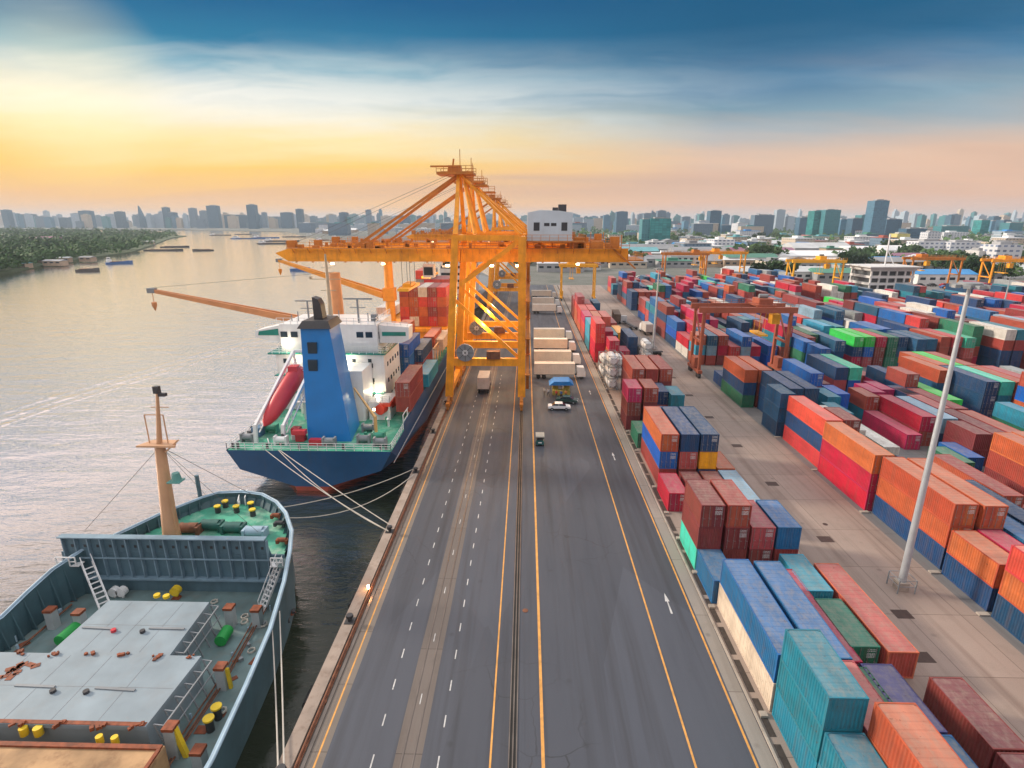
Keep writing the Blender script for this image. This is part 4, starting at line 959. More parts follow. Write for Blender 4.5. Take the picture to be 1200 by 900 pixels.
loft(b, [[(s_[2][0],s_[2][1],-2.3),(SX+(s_[2][0]-SX)*.9,s_[2][1],-5),(SX+(s_[3][0]-SX)*.9,s_[3][1],-5),(s_[3][0],s_[3][1],-2.3)] for s_ in secs]); b.add([secs[0][2],(SX-2,75,-5),(SX+2,75,-5),secs[0][3]],[(0,1,2,3)]); part('boot_topping', b, redbt, ship)
b = MB(); dl = [(s_[0][0],s_[0][1]) for s_ in secs]+[(s_[5][0],s_[5][1]) for s_ in reversed(secs)]; b.sheet([(x+(.05 if x < SX else -.05),y) for x, y in dl], 3.42); part('deck', b, deckg, ship)
b = MB()
for x in (SX-12.35,SX+12.25): b.box(x,84,3.5,x+.12,190,4.6) if x > SX else b.box(x,88,3.5,x+.12,190,4.6)
part('bulwark', b, hullb, ship)
b = MB(); b.rail([(SX+12.2,84,3.45),(SX+12.2,75.15,3.45),(SX-12.2,75.15,3.45),(SX-12.2,88,3.45)],1.15,.035,1.3,3); part('stern_rail', b, whitep, ship)
b = MB(); b.rail([(SX+12.1,84.5,3.5),(SX+12.1,91,3.5),(SX+12.1,91,5.8)],2.3,.07,2.2,2); part('side_railing', b, whitep, ship)
# deckhouse
b = MB(); b.box(SX-12,94,3.45,SX+7.1,106,13.6); dh = part('deckhouse', b, whitep, ship)
b = MB(); b.box(SX-13.2,93.6,13.6,SX+7.5,106.4,13.85); b.box(SX-12.1,92.9,9.9,SX-5,93.98,10.05); b.box(SX-12.1,92.9,6.7,SX+7,93.98,6.85); part('deck_edge', b, tealg, dh)
b = MB(); b.box(SX-11.2,95,13.86,SX+5.9,106,18.7); wh = part('wheelhouse', b, whitep, ship)
b = MB(); b.prismY([(-48.2,16.2),(-48.0,17.3),(-43.2,18.4),(-43.2,15.2),(-45.5,15.4)], 96.2, 99.6); part('bridge_wing', b, whitep, ship); b = MB(); b.prismY([(-20.7,15.8),(-20.6,18.0),(-25.9,18.4),(-25.9,15.2),(-22,15.2)], 96.2, 99.6); part('bridge_wing', b, whitep, ship)
b = MB(); b.prismY([(-47.6,16.5),(-47.4,17.2),(-43.9,17.7),(-43.9,16.5)], 96.12, 96.19); b.box(-25.4,96.12,16.5,-21.2,96.19,17.2); part('wing_window', b, tealg, ship)
b = MB()
for xx in (-43.0,-41.2,-29.6,-28.0): b.box(xx,94.93,16.4,xx+1.2,94.99,17.4)
for xx in (-42.6,-38.6,-30.4,-27.6): b.box(xx,93.93,12.0,xx+.6,93.99,12.8); b.box(xx+.3,93.93,8.6,xx+.9,93.99,9.3)
for zz in (5.2,8.2,11.2): b.box(-27.4,93.93,zz,-26.8,93.99,zz+.8)
for yy in (96,98,100,102,104):
    for zz in (5,8,11): b.box(SX+7.101,yy,zz,SX+7.16,yy+.7,zz+.8)
    b.box(SX+5.901,yy,16,SX+5.96,yy+1,17.2)
boxes('window', b, glassm, dh)
b = MB(); b.rail([(-43.5,95,18.7),(-26.2,95,18.7),(-26.2,106,18.7)],1.1,.04,1.2,2); b.rail([(-47.8,96.3,17.6),(-43.4,96.3,18.4)],.8,.04,1.2,2); b.rail([(-25.6,96.3,18.4),(-20.8,96.3,18.0)],.8,.04,1.2,2)
b.rail([(-33,94.3,13.9),(-24.6,94.3,13.9),(-24.6,104,13.9)],1.1,.04,1.2,3); b.rail([(-44,93,10.0),(-37,93,10.0)],1.1,.04,1.2,3); b.rail([(-44,93,6.8),(-25,93,6.8)],1.1,.04,1.2,3); part('upper_railing', b, whitep, ship)
b = MB()
for k in range(4): z = 3.5+k*3.3; b.beam((-36.2+(k%2)*2.2,92.6,z),(-34+(-k%2)*2.2 if False else -34-(k%2)*2.2,92.6,z+3.3),.7,.1)
part('stair', b, tealg, ship)
# radar masts
b = MB(); b.beam((-38.5,97,18.7),(-38.5,97,22.6),.25); b.beam((-40.6,97,22.5),(-36.4,97,22.5),.16,.2); b.beam((-39.8,97,21.2),(-37.2,97,21.2),.12)
b.beam((-29.6,97,18.7),(-29.6,97,22.8),.3); b.beam((-32.0,97,22.9),(-27.0,97,22.9),.18,.25); b.beam((-31,97,21.4),(-28.2,97,21.4),.12)
for xx in (-42,-40.8,-37,-33.4,-28.2,-27): b.beam((xx,98,18.7),(xx,98,19.9+(xx*3%1)),.14)
b.cbox((-27.3,99,19.3),1.1,1.1,1.2); b.cbox((-36,99,19.2),1.6,1.4,.9); part('radar_mast', b, greyst, ship)
b = MB(); b.tube([(-35.6,100,18.7),(-35.6,100,30.4)], [.5,.18], 8); b.beam((-38.6,100,26.0),(-33.2,100,26.0),.12); b.beam((-37,100,24),(-34.2,100,24),.12); b.beam((-36.6,100,28),(-34.7,100,28),.1); b.cbox((-38.6,100,26.2),.4,.4,.5); part('signal_mast', b, mat('mast_buff', (.42,.34,.24), .5), ship)
# funnel: leaning casing
b = MB(); r0 = [(-33.4,78.9),(-26.7,78.9),(-27.6,86.5),(-33.4,86.5)]; r1 = [(-34.1,82.2),(-29.7,82.2),(-30.0,87.8),(-34.1,87.8)]
b.add([(x,y,3.43) for x, y in r0]+[(x,y,20.4) for x, y in r1], [(0,1,5,4),(1,2,6,5),(2,3,7,6),(3,0,4,7),(4,5,6,7)]); fu = part('funnel', b, funb, ship)
b = MB(); b.add([(-34.5,81.8,20.41),(-29.3,81.8,20.41),(-29.6,88.1,20.41),(-34.5,88.1,20.41),(-33.8,82.4,21.5),(-29.9,82.4,21.5),(-30.1,87.6,21.5),(-33.8,87.6,21.5)],[(0,1,5,4),(1,2,6,5),(2,3,7,6),(3,0,4,7),(4,5,6,7),(3,2,1,0)]); part('funnel_cap', b, blackm, fu)
b = MB(); b.prismY([(-32.5,21.5),(-31.1,21.5),(-31.3,23.8),(-31.7,24.6),(-32.5,24.9)], 83.8, 85.6); part('exhaust_pipe', b, blackm, fu)
b = MB()
for zz in (14.1,16.7):
    f_ = (zz-3.43)/16.97; yy = 78.9+3.3*f_; b.box(-33.0,yy-.08,zz,-31.6,yy+.8,zz+1.7)
boxes('louvre', b, MATS['dark_glass'], fu)
# free fall lifeboat on its ramp
rm = MB()
for xx in (-41.2,-36.9):
    dx = 1.9
    rm.beam((xx+.0,78.2,3.4),(xx+.1,78.4,6.3),.5); rm.beam((xx+.1,78.4,6.0),(xx+dx+.2,90.5,15.0),.38,.5); rm.beam((xx+dx+.2,90.5,15.0),(xx+dx+.2,91.5,3.5),.35)
    for k in range(8): f_ = .1+k*.11; rm.beam((xx+.1+(dx+.1)*f_,78.4+12.1*f_,6.0+9*f_-.2),(xx+.1+(dx+.1)*f_,78.4+12.1*f_,4.0+9*f_),.10)
    rm.beam((xx+.1,79.4,4.6),(xx+dx+.2,91,13.4),.16)
rm.beam((-39.1,90.5,15.0),(-34.8,90.5,15.0),.35); rm.beam((-39.1,91,12.0),(-34.8,91,12.0),.25); part('lifeboat_ramp', rm, whitep, ship)
b = MB(); p0 = Vector((-40.3,79.6,5.6)); p1 = Vector((-37.6,88.6,12.4)); prof = [(0,.15),(.06,.7),(.18,1.15),(.4,1.4),(.7,1.45),(.92,1.35),(1,1.0)]
b.tube([p0.lerp(p1, f_) for f_, _ in prof], [r_ for _, r_ in prof], 14); lb = part('lifeboat', b, redp, ship)
b = MB(); q = p0.lerp(p1,.86); b.cbox((q.x,q.y,q.z+1.35),1.5,1.6,.9); part('conning_cab', b, redp, lb)
b = MB(); b.tube([(-23.6,81.8,3.43),(-23.6,81.8,6.6)], .28, 8); b.beam((-23.5,81.6,6.4),(-27.9,86.0,9.9),.35,.4,.2,.25); b.tube([(-27.9,86,9.8),(-27.9,86,8)],.05,4); part('stores_crane', b, mat('crane_buff', (.72,.42,.16), .5, .1), ship)
b = MB(); b.tube([(-24.4,87.5,5.6),(-23.0,92.5,5.6)], [.9,.9], 10); b.cbox((-23.6,90,6.3),1.9,4.2,.5); part('rescue_boat', b, mat('boat_orange_red', (.60,.05,.02), .5), ship)
r_ = random.Random(9)
for i, (xx, yy) in enumerate(((-42.6,78.6),(-40.6,82.5),(-37.0,77.6),(-29.5,77.2),(-24.6,78.4),(-22.6,79.6),(-43,84),(-25.2,83.2),(-21.8,77.3))):
    b = MB(); b.tube([(xx-.7,yy,4.2),(xx+.7,yy,4.2)], .5, 10); b.box(xx-1,yy-.5,3.43,xx-.72,yy+.5,4.8); b.box(xx+.72,yy-.5,3.43,xx+1,yy+.5,4.8); b.cbox((xx+.1,yy+.9,3.8),1.0,.6,.7); part('mooring_winch', b, [greyst,deckg,whitep,greyst][i % 4], ship)
b = MB()
for xx, yy in ((-35.9,80.8),(-34.6,79.2)): b.cbox((xx,yy,4.2),1.3,1.2,1.5)
b.cbox((-31.3,77.6,3.9),2.6,.9,.9); b.cbox((-34.3,78.2,5.2),2.0,1.0,.7); part('red_locker', b, redp, ship)
for xx in (-43.6,-42.8,-38.4,-33.6,-27,-21.4,-20.6):
    b = MB(); b.tube([(xx,75.9,3.43),(xx,75.9,4.3)], .2, 8); part('bollard', b, blackm, ship)
b = MB(); b.box(-42.9,80.4,3.43,-41.5,82,4.9); part('drum_rack', b, mat('locker_blue', (.08,.18,.30), .5), ship)
for i, (xx, yy, zz) in enumerate(((-40.2,93.5,13.2),(-30.8,93.5,13.2),(-26.0,93.5,7.4),(-42.0,94.8,15.6),(-24.3,84,6.9))):
    b = MB(); b.cbox((xx,yy,zz),.35,.3,.3); part('deck_lamp', b, lampm, ship); lamp_at((xx,yy-.7,zz-.2), 160, .2, (1,.85,.6))
b = MB(); b.box(-37.6,88.4,3.45,-34.4,93.9,9.6); b.box(-26.5,88.6,3.45,-22.9,93.9,6.6); b.box(-33.2,87.9,3.45,-27,93.9,12.2); part('engine_casing', b, whitep, ship)
b = MB()
for zz in (6.7,9.8,12.3):
    b.box(-38.6,87.6,zz,-34.3,88.38,zz+.12); b.rail([(-38.6,87.65,zz+.1),(-34.3,87.65,zz+.1)],1.05,.035,1.2,3)
b.rail([(-26.5,88.7,6.6),(-22.9,88.7,6.6),(-22.9,93.8,6.6)],1.05,.035,1.2,3); b.rail([(-44,93.0,13.9),(-25,93.0,13.9)],1.05,.035,1.2,3); part('platform_railing', b, whitep, ship)
r_ = random.Random(19)
for i in range(34):
    xx = r_.uniform(-43.4,-20.6); yy = r_.uniform(76.6,87.5); b = MB()
    if -42.6 < xx < -36 and yy > 79: continue
    if -34.6 < xx < -26: continue
    k = i % 4
    if k == 0: b.tube([(xx,yy,3.43),(xx,yy,3.43+r_.uniform(.6,1.6))], r_.uniform(.15,.3), 8)
    elif k == 1: b.cbox((xx,yy,3.8),r_.uniform(.5,1.4),r_.uniform(.4,1),r_.uniform(.6,.9),r_.uniform(0,1))
    elif k == 2: b.beam((xx,yy,3.6),(xx+r_.uniform(-2,2),yy+r_.uniform(1,3),3.6),.14)
    else: b.tube([(xx,yy,3.43),(xx,yy,4.5),(xx,yy-.5,4.9)], .2, 7)
    part('deck_fitting', b, [whitep,greyst,deckg,blackm,redp,whitep][i % 6], ship)
b = MB(); b.box(SX-12.32,75.4,3.0,SX-12.301,188,3.12); b.box(SX+12.301,76,1.2,SX+12.33,188,1.35); part('rubbing_strake', b, whitep, ship)
# deck cranes of the ship
pinko = mat('deck_crane_buff', (.62,.27,.11), .5, .12, .4, dirt=.25)
def deck_crane(x, y, zt, tip, zr, m, label):
    t = thing('deck_crane', label, 'crane', (x,y,3.5), 0, 'jib cranes of the blue ship')
    b = MB(); b.tube([(0,0,0),(0,0,zt-3.5)], [1.35,1.1], 12); part('pedestal', b, m, t)
    b = MB(); b.cbox((0,0,zr-3.5+.6),2.9,2.9,3.2); part('slewing_house', b, m, t)
    v = Vector((tip[0]-x, tip[1]-y, tip[2]-3.5)); r0_ = Vector((0,0,zr-3.5)); d = (v-r0_).normalized(); sd_ = d.cross(Vector((0,0,1))).normalized()
    for s_ in (-1,1):
        b = MB(); b.beam(r0_+sd_*1.1*s_+d*1.4, v+sd_*.35*s_, .5,1.5,.3,.6); part('jib', b, m, t)
    b = MB(); n = 9
    for i in range(1, n): f_ = i/n; c_ = r0_.lerp(v, f_); b.beam(c_-sd_*(1.1-.75*f_), c_+sd_*(1.1-.75*f_), .25,.25)
    part('cross_member', b, m, t)
    b = MB(); b.cbox(tuple(v),1.4,1.0,.9); part('jib_head', b, greyst, t)
    b = MB(); b.tube([v, v-Vector((0,0,2.2))], .07, 4); b.tube([v-Vector((0,0,2.2)),v-Vector((0,0,2.8)),v-Vector((0,0,3.8))],[.5,.5,.1],6); part('hook_block', b, m, t)
    b = MB(); b.tube([(0,0,zt-3.4),tuple(v+Vector((0,0,.5)))], .025, 4); part('luffing_rope', b, cablem, t)
deck_crane(-37.2,108.6,26.4,(-70.7,104,23.4),15.6,pinko,'buff jib crane of the blue ship with its long jib swung out over the river')
deck_crane(-34.6,141,27.0,(-66.0,150,25.9),17.6,mat('deck_crane_orange',(.75,.30,.03),.5,.1,.4,dirt=.25),'orange jib crane of the blue ship further forward, below the gantry boom')
# deck containers
def SC(x, y, t_, k, z, lab, parts=True, door=1): make_container(k, t_, x, y, z, parts, door, lab, "containers on the blue ship's deck")
SC(-21.75,88.3,'f','dr',7.6,'dull red container standing alone at the deckhouse side, above the gangway rail')
SC(-21.8,88.4,'f','dr',5.0,'dull red container under the one beside the white deckhouse',True,0)
for i, k in enumerate(('nv','nv','mb')): SC(-28.2,107.2,'f',k,10.0-i*2.6,f"{['upper navy','lower navy','blue bottom'][i]} container right behind the deckhouse corner")
for i, k in enumerate(('bl','mb','mb')): SC(-25.6,107.2,'f',k,10.0-i*2.6,f"{['upper bright blue','middle blue','lowest blue'][i]} container second from the deckhouse corner")
SC(-26.9,108.5,'f','br',12.65,'brick red container on top of the stack just behind the bridge wing')
SC(-23.9,112.2,'f','nv',7.7,'navy container with pale top beside the red one above the quay'); SC(-23.9,112.2,'f','dr',5.1,'dark red container below the navy one above the quay'); SC(-21.4,104,'f','cy',4.7,'sky blue container low at the ship side towards the quay',True,0) 
SC(-23.7,126,'f','br',7.7,'brown red container behind the navy one on the ship side',False,0); SC(-21.9,128,'f','cm',6.6,'cream topped container forward along the ship side',False,0)
cols = ['rd','dr','br','wh','or','dr','or','br','gy','rd','pk','or','nv','cr']
r_ = random.Random(31); zi = 0
for zi in range(4):
    for xi in range(5):
        k = r_.choice(['rd','or','or','br','pk','gy','rd','wh','dr'])
        SC(-33.9+xi*2.52,148.5,'f',k,8.6+zi*2.62-.0,f"{PAL[k][1]} container in the forward stack, {['bottom','second','third','top'][zi]} tier, {ordw(xi)} column from the river side",False,xi % 2)
for xi in range(2): SC(-44+xi*2.52,162,'f','wh',9+xi*.0,f"white container far forward on the river side, {['outer','inner'][xi]} one",False,0)
for zi in range(3):
    for xi in range(4):
        if zi == 2 and xi > 1: continue
        k = r_.choice(['wh','pk','rd','gy']); SC(-33.9+xi*2.52,172,'f',k,11+zi*2.62+2.6,f"{PAL[k][1]} container of the farthest deck stack, {['low','mid','high'][zi]} tier, {ordw(xi)} column",False,0)
b = MB(); b.box(-34.2,146,3.45,-20.9,185,8.5); b.box(-35,145,7.7,-20,146,8.6); b.box(-44,150,3.45,-34.3,186,8.5); part('hatch_coaming', b, orange, ship); b = MB(); b.box(-34,172,8.51,-24,184,13.5); part('hatch_tower', b, whitep, ship)
b = MB(); b.box(-43.5,107.5,3.45,-21.9,145,4.75); part('hatch_cover', b, greyst, ship)
lash = MB()
for k in range(9):
    y = 122+k*4; lash.beam((-20.6,y,4.6),(-20.6,y+2.6,8.6),.16); lash.beam((-20.6,y,4.6),(-20.6,y,8.6),.14)
lash.beam((-20.6,121,8.6),(-20.6,158,8.6),.18); part('lashing_bridge', lash, mat('lashing_buff', (.62,.42,.25), .6), ship)
# ================================================================== farther ship behind the cranes
s3 = thing('cargo_ship', 'pale cargo ship moored beyond the blue one behind the orange cranes', 'ship', (0,0,0))
b = MB(); SX = -30; sec3 = [ring(240,10,9.5,5,5), ring(255,11,11,10.5,5), ring(320,11,11,10.5,5), ring(345,.5,.4,.2,7)]
for side in ((0,1,2),(5,4,3)): loft(b, [[s_[k] for k in side] for s_ in sec3])
b.add(sec3[0], [(0,1,2,3,4,5)]); b.sheet([(s_[0][0],s_[0][1]) for s_ in sec3]+[(s_[5][0],s_[5][1]) for s_ in reversed(sec3)], 4.9); part('hull', b, mat('hull_grey', (.16,.18,.20), .5, .1), s3)
b = MB(); b.box(-38,248,4.9,-22,262,18); b.box(-40,250,18,-20,258,21.5); b.box(-33,252,21.5,-27,256,26); part('deckhouse', b, whitep, s3)
b = MB()
for zz in (7,10,13,16,19.2): b.box(-37.5,247.9,zz,-22.5,247.99 if zz < 18 else 247.99,zz+1.1)
part('window', b, glassm, s3)
ropem = mat('rope_pale', (.50,.47,.42), .9)
# ================================================================== near grey cargo ship
hullg = mat('hull_teal_grey', (.045,.100,.125), .5, .22, .35, dirt=.45, dirtc=(.03,.06,.08), streak=True)
rimm = mat('rim_pale_blue', (.28,.40,.50), .5, .15, .5, dirt=.3)
bulkm = mat('bulkhead_blue', (.085,.155,.20), .5, .2, .4, dirt=.4, dirtc=(.03,.07,.10), streak=True)
deckt = mat('deck_teal_worn', (.13,.20,.205), .6, .25, .4, dirt=.6, dirtc=(.16,.14,.12), dscale=.7)
hatm = mat('hatch_pale_grey', (.22,.28,.325), .6, .16, .3, dirt=.30, dirtc=(.22,.20,.18), dscale=.5)
rusth = mat('hatch_rusty', (.36,.22,.11), .75, .35, .5, dirt=.8, dirtc=(.13,.05,.02), dscale=.9)
greenp = mat('green_paint', (.01,.28,.05), .5, .1); yelp = mat('yellow_paint', (.72,.50,.02), .5, .15, 1); rusto = mat('rust_orange', (.21,.052,.018), .7, .4, 2, dirt=.5, dirtc=(.1,.04,.02))
ns = thing('cargo_ship', 'weathered teal grey cargo ship in the foreground with green foredeck and tan mast', 'ship', (0,0,0))
def g3(x, y, z): p = gnd(x, y, z); return (p[0], p[1], z)
rim = [(-20.3,-25,1.0),(-20.6,5,1.0),g3(250,890,1.0),g3(290,803,1.3),g3(318,737,1.8),g3(334,682,2.6),g3(341,645,3.7),g3(343,622,4),g3(336,601,4),g3(325,588,4),g3(308,579,4),g3(285,576,4),g3(257,577,4),g3(240,582,4),g3(190,601,4),g3(150,620,3.9),g3(95,645,2.9),g3(60,668,2.3),g3(30,695,1.7),g3(0,724,1.2),(-51.3,30,1.0),(-51.6,5,1.0),(-51.3,-25,1.0)]
CX = -36.0
def toward(p, d):
    x, y, z = p; cxy = (CX, min(y-.01, 48)); vx, vy = cxy[0]-x, cxy[1]-y; l = math.hypot(vx, vy); return (x+vx/l*d, y+vy/l*d, z)
inner = [toward(p, .32) for p in rim]
low = []
for x, y, z in rim:
    f_ = max(0, (y-40)/22); k = .985; f_ = max(0, (y-49)/13); k -= .34*f_; low.append((CX+(x-CX)*k, y-5.0*f_, ZW-.6))
b = MB(); loft(b, [[rim[i],low[i]] for i in range(len(rim))])
DZ = -1.9
for i in range(len(rim)-1):
    pa, pb = inner[i], inner[i+1]; b.add([pa,pb,(pb[0],pb[1],DZ-.05),(pa[0],pa[1],DZ-.05)], [(0,1,2,3)])
part('hull', b, hullg, ns)
b = MB()
for i in range(len(rim)-1): b.add([rim[i],rim[i+1],inner[i+1],inner[i]], [(0,1,2,3)])
b.v = [(x,y,z+.02) for x, y, z in b.v]; b.tube([(p[0],p[1],p[2]+.05) for p in rim], .13, 6); part('bulwark_rail', b, rimm, ns)
b = MB()                                                     # stiffeners inside the bulwark
for i in range(len(rim)-1):
    A_, B2 = Vector(inner[i]), Vector(inner[i+1]); n = max(1, int((B2-A_).length/1.1))
    if A_.y < 20 or B2.y < 20: n = 10
    for j in range(n):
        p = A_.lerp(B2, (j+.5)/n); q = Vector(toward(tuple(p), .55)); zb = 2.72 if p.y > 50.6 else DZ+.02
        b.add([(p.x,p.y,p.z-.1),(q.x,q.y,zb),(p.x,p.y,zb),(p.x+.05,p.y+.07,p.z-.1),(q.x+.05,q.y+.07,zb),(p.x+.05,p.y+.07,zb)], [(0,1,2),(3,5,4),(0,3,4,1)])
part('bulwark_bracket', b, hullg, ns)
b = MB(); st_ = [p for p in inner if p[1] < 49.7 and p[0] > CX]; po_ = [p for p in inner if p[1] < 49.7 and p[0] < CX]; b.sheet([(p[0]-.1,p[1]) for p in st_]+[(-24.9,49.85),(-48.6,49.85)]+[(p[0]+.1,p[1]) for p in po_], DZ); part('main_deck', b, deckt, ns)
fo = [p for p in inner if p[1] > 50.0]
b = MB(); b.sheet([(-25.0,49.95)]+[(p[0]+(-.1 if p[0] > CX else .1),p[1]-.1) for p in fo]+[(-47.4,49.95)], 2.7); part('foredeck', b, deckg, ns)
# bulkhead with stiffeners facing aft
yb = 49.8
b = MB(); b.box(-48.6,yb,DZ,-24.9,yb+.12,2.68); b.prismY([(-48.3,2.7),(-26.3,2.7),(-26.8,4.6),(-48.0,4.6)], yb+.001, yb+.119); bh = part('bulkhead', b, bulkm, ns)
b = MB(); n = 16
for i in range(n+1): x = -47.9+i*(21.4/n); b.box(x-.05,yb-.42,-.05,x+.05,yb-.003,4.5)
b.box(-48.4,yb-.5,2.2,-26.2,yb-.004,2.32) if False else b.box(-48.2,yb-.52,2.25,-26.3,yb-.425,2.4)
b.box(-48.4,yb-.6,-.25,-25.4,yb-.004,-.06); b.box(-48.2,yb-.55,4.6,-26.6,yb+.2,4.72); part('stiffener', b, mat('stiffener_blue',(.17,.26,.33),.5,.2), bh)
b = MB()
for i in range(n): x = -47.2+i*(21.4/n); b.cyl(x, yb-.02, 3.3, 3.6, .16, 8) if False else b.box(x-.13,yb-.03,3.3,x+.13,yb-.003,3.6)
boxes('porthole', b, blackm, bh)
b = MB(); b.prism([(-24.9,48.2),(-24.2,48.2),(-24.4,50),(-26.5,50)], 2.2, 2.35); part('side_platform', b, deckt, ns)
# hatches, positions read off the deck
def hz(x, y): return gnd(x, y, 1.0)
def hatch(poly, z0, z1, m, name='hatch_cover'):
    b = MB(); b.prism(poly, z1-.35, z1); b.prism([(CX+(x-CX)*.985, y+(.2 if y < 34 else -.1)) for x, y in poly], z0, z1-.352); return part(name, b, m, ns)
hatch([(-40.0,37.62),(-29.7,37.62),(-30.1,44.4),(-39.9,44.4)], DZ, 1.0, hatm)
hatch([(-44.9,30.8),(-27.2,30.8),(-27.0,37.6),(-45.0,37.6)], DZ, 1.02, hatm)
hatch([(-50,5),(-24.6,5),(-24.9,29.5),(-50,29.5)] if False else [(-47.2,5),(-24.9,5),(-24.9,29.4),(-47.2,29.4)], DZ, .95, rusth)
b = MB(); b.box(-46.9,29.02,.951,-25.0,29.35,1.12); b.box(-25.2,6,.952,-24.95,29.0,1.12); b.box(-45,30.83,1.021,-27.3,31.15,1.06); part('hatch_edge', b, rusto, ns)
b = MB()
for px0, py0, px1, py1 in ((97,735,135,737),(175,736,216,737),(18,803,64,805),(112,806,158,809)):
    a_ = gnd(px0,py0,1.05); c_ = gnd(px1,py1,1.05); b.beam((a_[0],a_[1],1.06),(c_[0],c_[1],1.06),.22,.10)
boxes('hatch_bar', b, greyst, ns)
b = MB()
for x in (-37.5,-35.0,-32.5): b.box(x-.02,37.9,1.001,x+.02,44.2,1.012)
for x in (-41.5,-38.0,-34.5,-31.0): b.box(x-.02,31.2,1.021,x+.02,37.4,1.032)
b.box(-39.7,41.1,1.001,-30.2,41.14,1.012); b.box(-44.7,34.2,1.021,-27.3,34.24,1.032); part('hatch_seam', b, greyst, ns)
b = MB()
for x_, z_ in ((-26.1,DZ+.25),(-25.8,DZ+.15),(-25.5,DZ+.3)): b.tube([(x_,8,z_),(x_+.1,38,z_),(x_-.6,47.5,z_)], .07, 6)
b.tube([(-46.2,20,DZ+.3),(-46.2,47,DZ+.3)], .1, 6); part('deck_pipe', b, rust, ns)
r_ = random.Random(44)
for i in range(46):
    xx, yy = (r_.uniform(-26.6,-22.8), r_.uniform(29,48)) if i % 3 else (r_.uniform(-48.3,-45.8), r_.uniform(38,48)) if i % 2 else (r_.uniform(-41,-27), r_.uniform(45,48.6))
    b = MB(); k = i % 4
    if k == 0: b.cbox((xx,yy,DZ+.16),r_.uniform(.2,.6),r_.uniform(.2,.5),.3,r_.uniform(0,3))
    elif k == 1: b.tube([(xx,yy,DZ),(xx,yy,DZ+r_.uniform(.3,.8))], r_.uniform(.08,.18), 8)
    elif k == 2:
        q = [(xx+.35*math.cos(a*.9)*(1-.01*a), yy+.35*math.sin(a*.9), DZ+.06+.012*a) for a in range(16)]; b.tube(q, .05, 5)
    else: b.cbox((xx,yy,DZ+.03),r_.uniform(.5,1.1),r_.uniform(.3,.9),.05,r_.uniform(0,3))
    part(['deck_box','deck_pipe_stub','rope_coil','rust_patch'][k], b, [greyst,rimm,ropem,rusto][k], ns)
for px0, py0, m_, s_ in ((25,765,rusto,.45),(64,767,rusto,.45),(105,764,rusto,.6),(144,767,rusto,.45),(183,770,rusto,.55),(222,769,rusto,.4),(133,739,redp,.22),(167,740,blackm,.22),(62,810,blackm,.22),(101,811,blackm,.22),(28,857,yelp,.28),(45,857,yelp,.3),(117,867,yelp,.24),(135,868,yelp,.24),(184,698,yelp,.3),(195,699,yelp,.3),(160,851,rusto,.5),(115,850,rusto,.5),(68,849,rusto,.5),(20,848,rusto,.5)):
    p = gnd(px0,py0,1.1 if py0 < 855 else .6); b = MB()
    if m_ is rusto:
        r_ = random.Random(px0)
        for k in range(4): b.cbox((p[0]+r_.uniform(-s_,s_)*.8,p[1]+r_.uniform(-s_,s_)*.5,1.10),r_.uniform(.12,.4),r_.uniform(.1,.3),r_.uniform(.08,.3),r_.uniform(0,3))
    else: b.tube([(p[0],p[1],.98 if py0 < 855 else .3),(p[0],p[1],1.25 if py0 < 855 else .95)], s_, 10)
    part('hatch_fitting', b, m_, ns)
p = gnd(22,786,1.02); b = MB(); r_ = random.Random(4)
for k in range(16): b.cbox((p[0]+r_.uniform(-1.1,1.1),p[1]+r_.uniform(-.8,.8),1.03),r_.uniform(.3,.7),r_.uniform(.2,.5),.06,r_.uniform(0,3))
part('rust_patch', b, rusto, ns)
# stay frames along the hatch sides
b = MB()
for (xa, ya, xb, yb2) in ((-29.6,38.2,-29.9,44.2),(-26.9,31.2,-26.8,37.4)):
    n = 5
    for j in range(n+1): f_ = j/n; x = xa+(xb-xa)*f_; y = ya+(yb2-ya)*f_; b.beam((x,y,.8),(x+.75,y,DZ),.10); b.beam((x,y,.8),(x+.75,y,.7),.08)
    b.beam((xa+.75,ya,.7),(xb+.75,yb2,.7),.1,.14); b.beam((xa+.75,ya,-.4),(xb+.75,yb2,-.4),.07)
part('side_stay', b, greyst, ns)
# mast
mx_, mz0 = at(200,627,51.4); top_ = at(184,459,51.4); pl = at(187,520,51.4)
tanm = mat('mast_tan', (.56,.33,.19), .5, .14, .4, dirt=.3, dirtc=(.3,.14,.07), streak=True)
mt = thing('ship_mast', None, None) if False else None
b = MB(); b.tube([(mx_,51.4,2.7),(pl[0],51.4,pl[1])], [.85,.48], 14); ms_ = part('mast', b, tanm, ns)
b = MB(); b.tube([(pl[0],51.4,pl[1]),(top_[0],51.4,top_[1])], [.28,.14], 8); b.beam((pl[0]-1.0,51.4,pl[1]),(pl[0]-1.0,51.4,pl[1]+3.1),.09); b.beam((pl[0]+.9,51.4,pl[1]),(pl[0]+.9,51.4,pl[1]+3.1),.09); b.beam((pl[0]-1.0,51.4,pl[1]+3.1),(pl[0]+.9,51.4,pl[1]+3.1),.09)
b.beam((top_[0]-.9,51.4,top_[1]-1.6),(top_[0]+.9,51.4,top_[1]-1.6),.08); part('topmast', b, tanm, ms_)
b = MB(); b.prism([(pl[0]-1.9,50.6),(pl[0]+2.1,50.6),(pl[0]+1.2,52.3),(pl[0]-1.2,52.3)], pl[1]-.1, pl[1]+.08); b.beam((pl[0]+.6,51.2,pl[1]-.8),(pl[0]+2.3,51,pl[1]+.6),.14); part('crosstree', b, tanm, ms_)
b = MB(); b.cbox((top_[0],51.4,top_[1]+.2),.5,.5,.7); b.cbox((top_[0]+.5,51.4,top_[1]-.3),.7,.4,.3); part('mast_light', b, blackm, ms_)
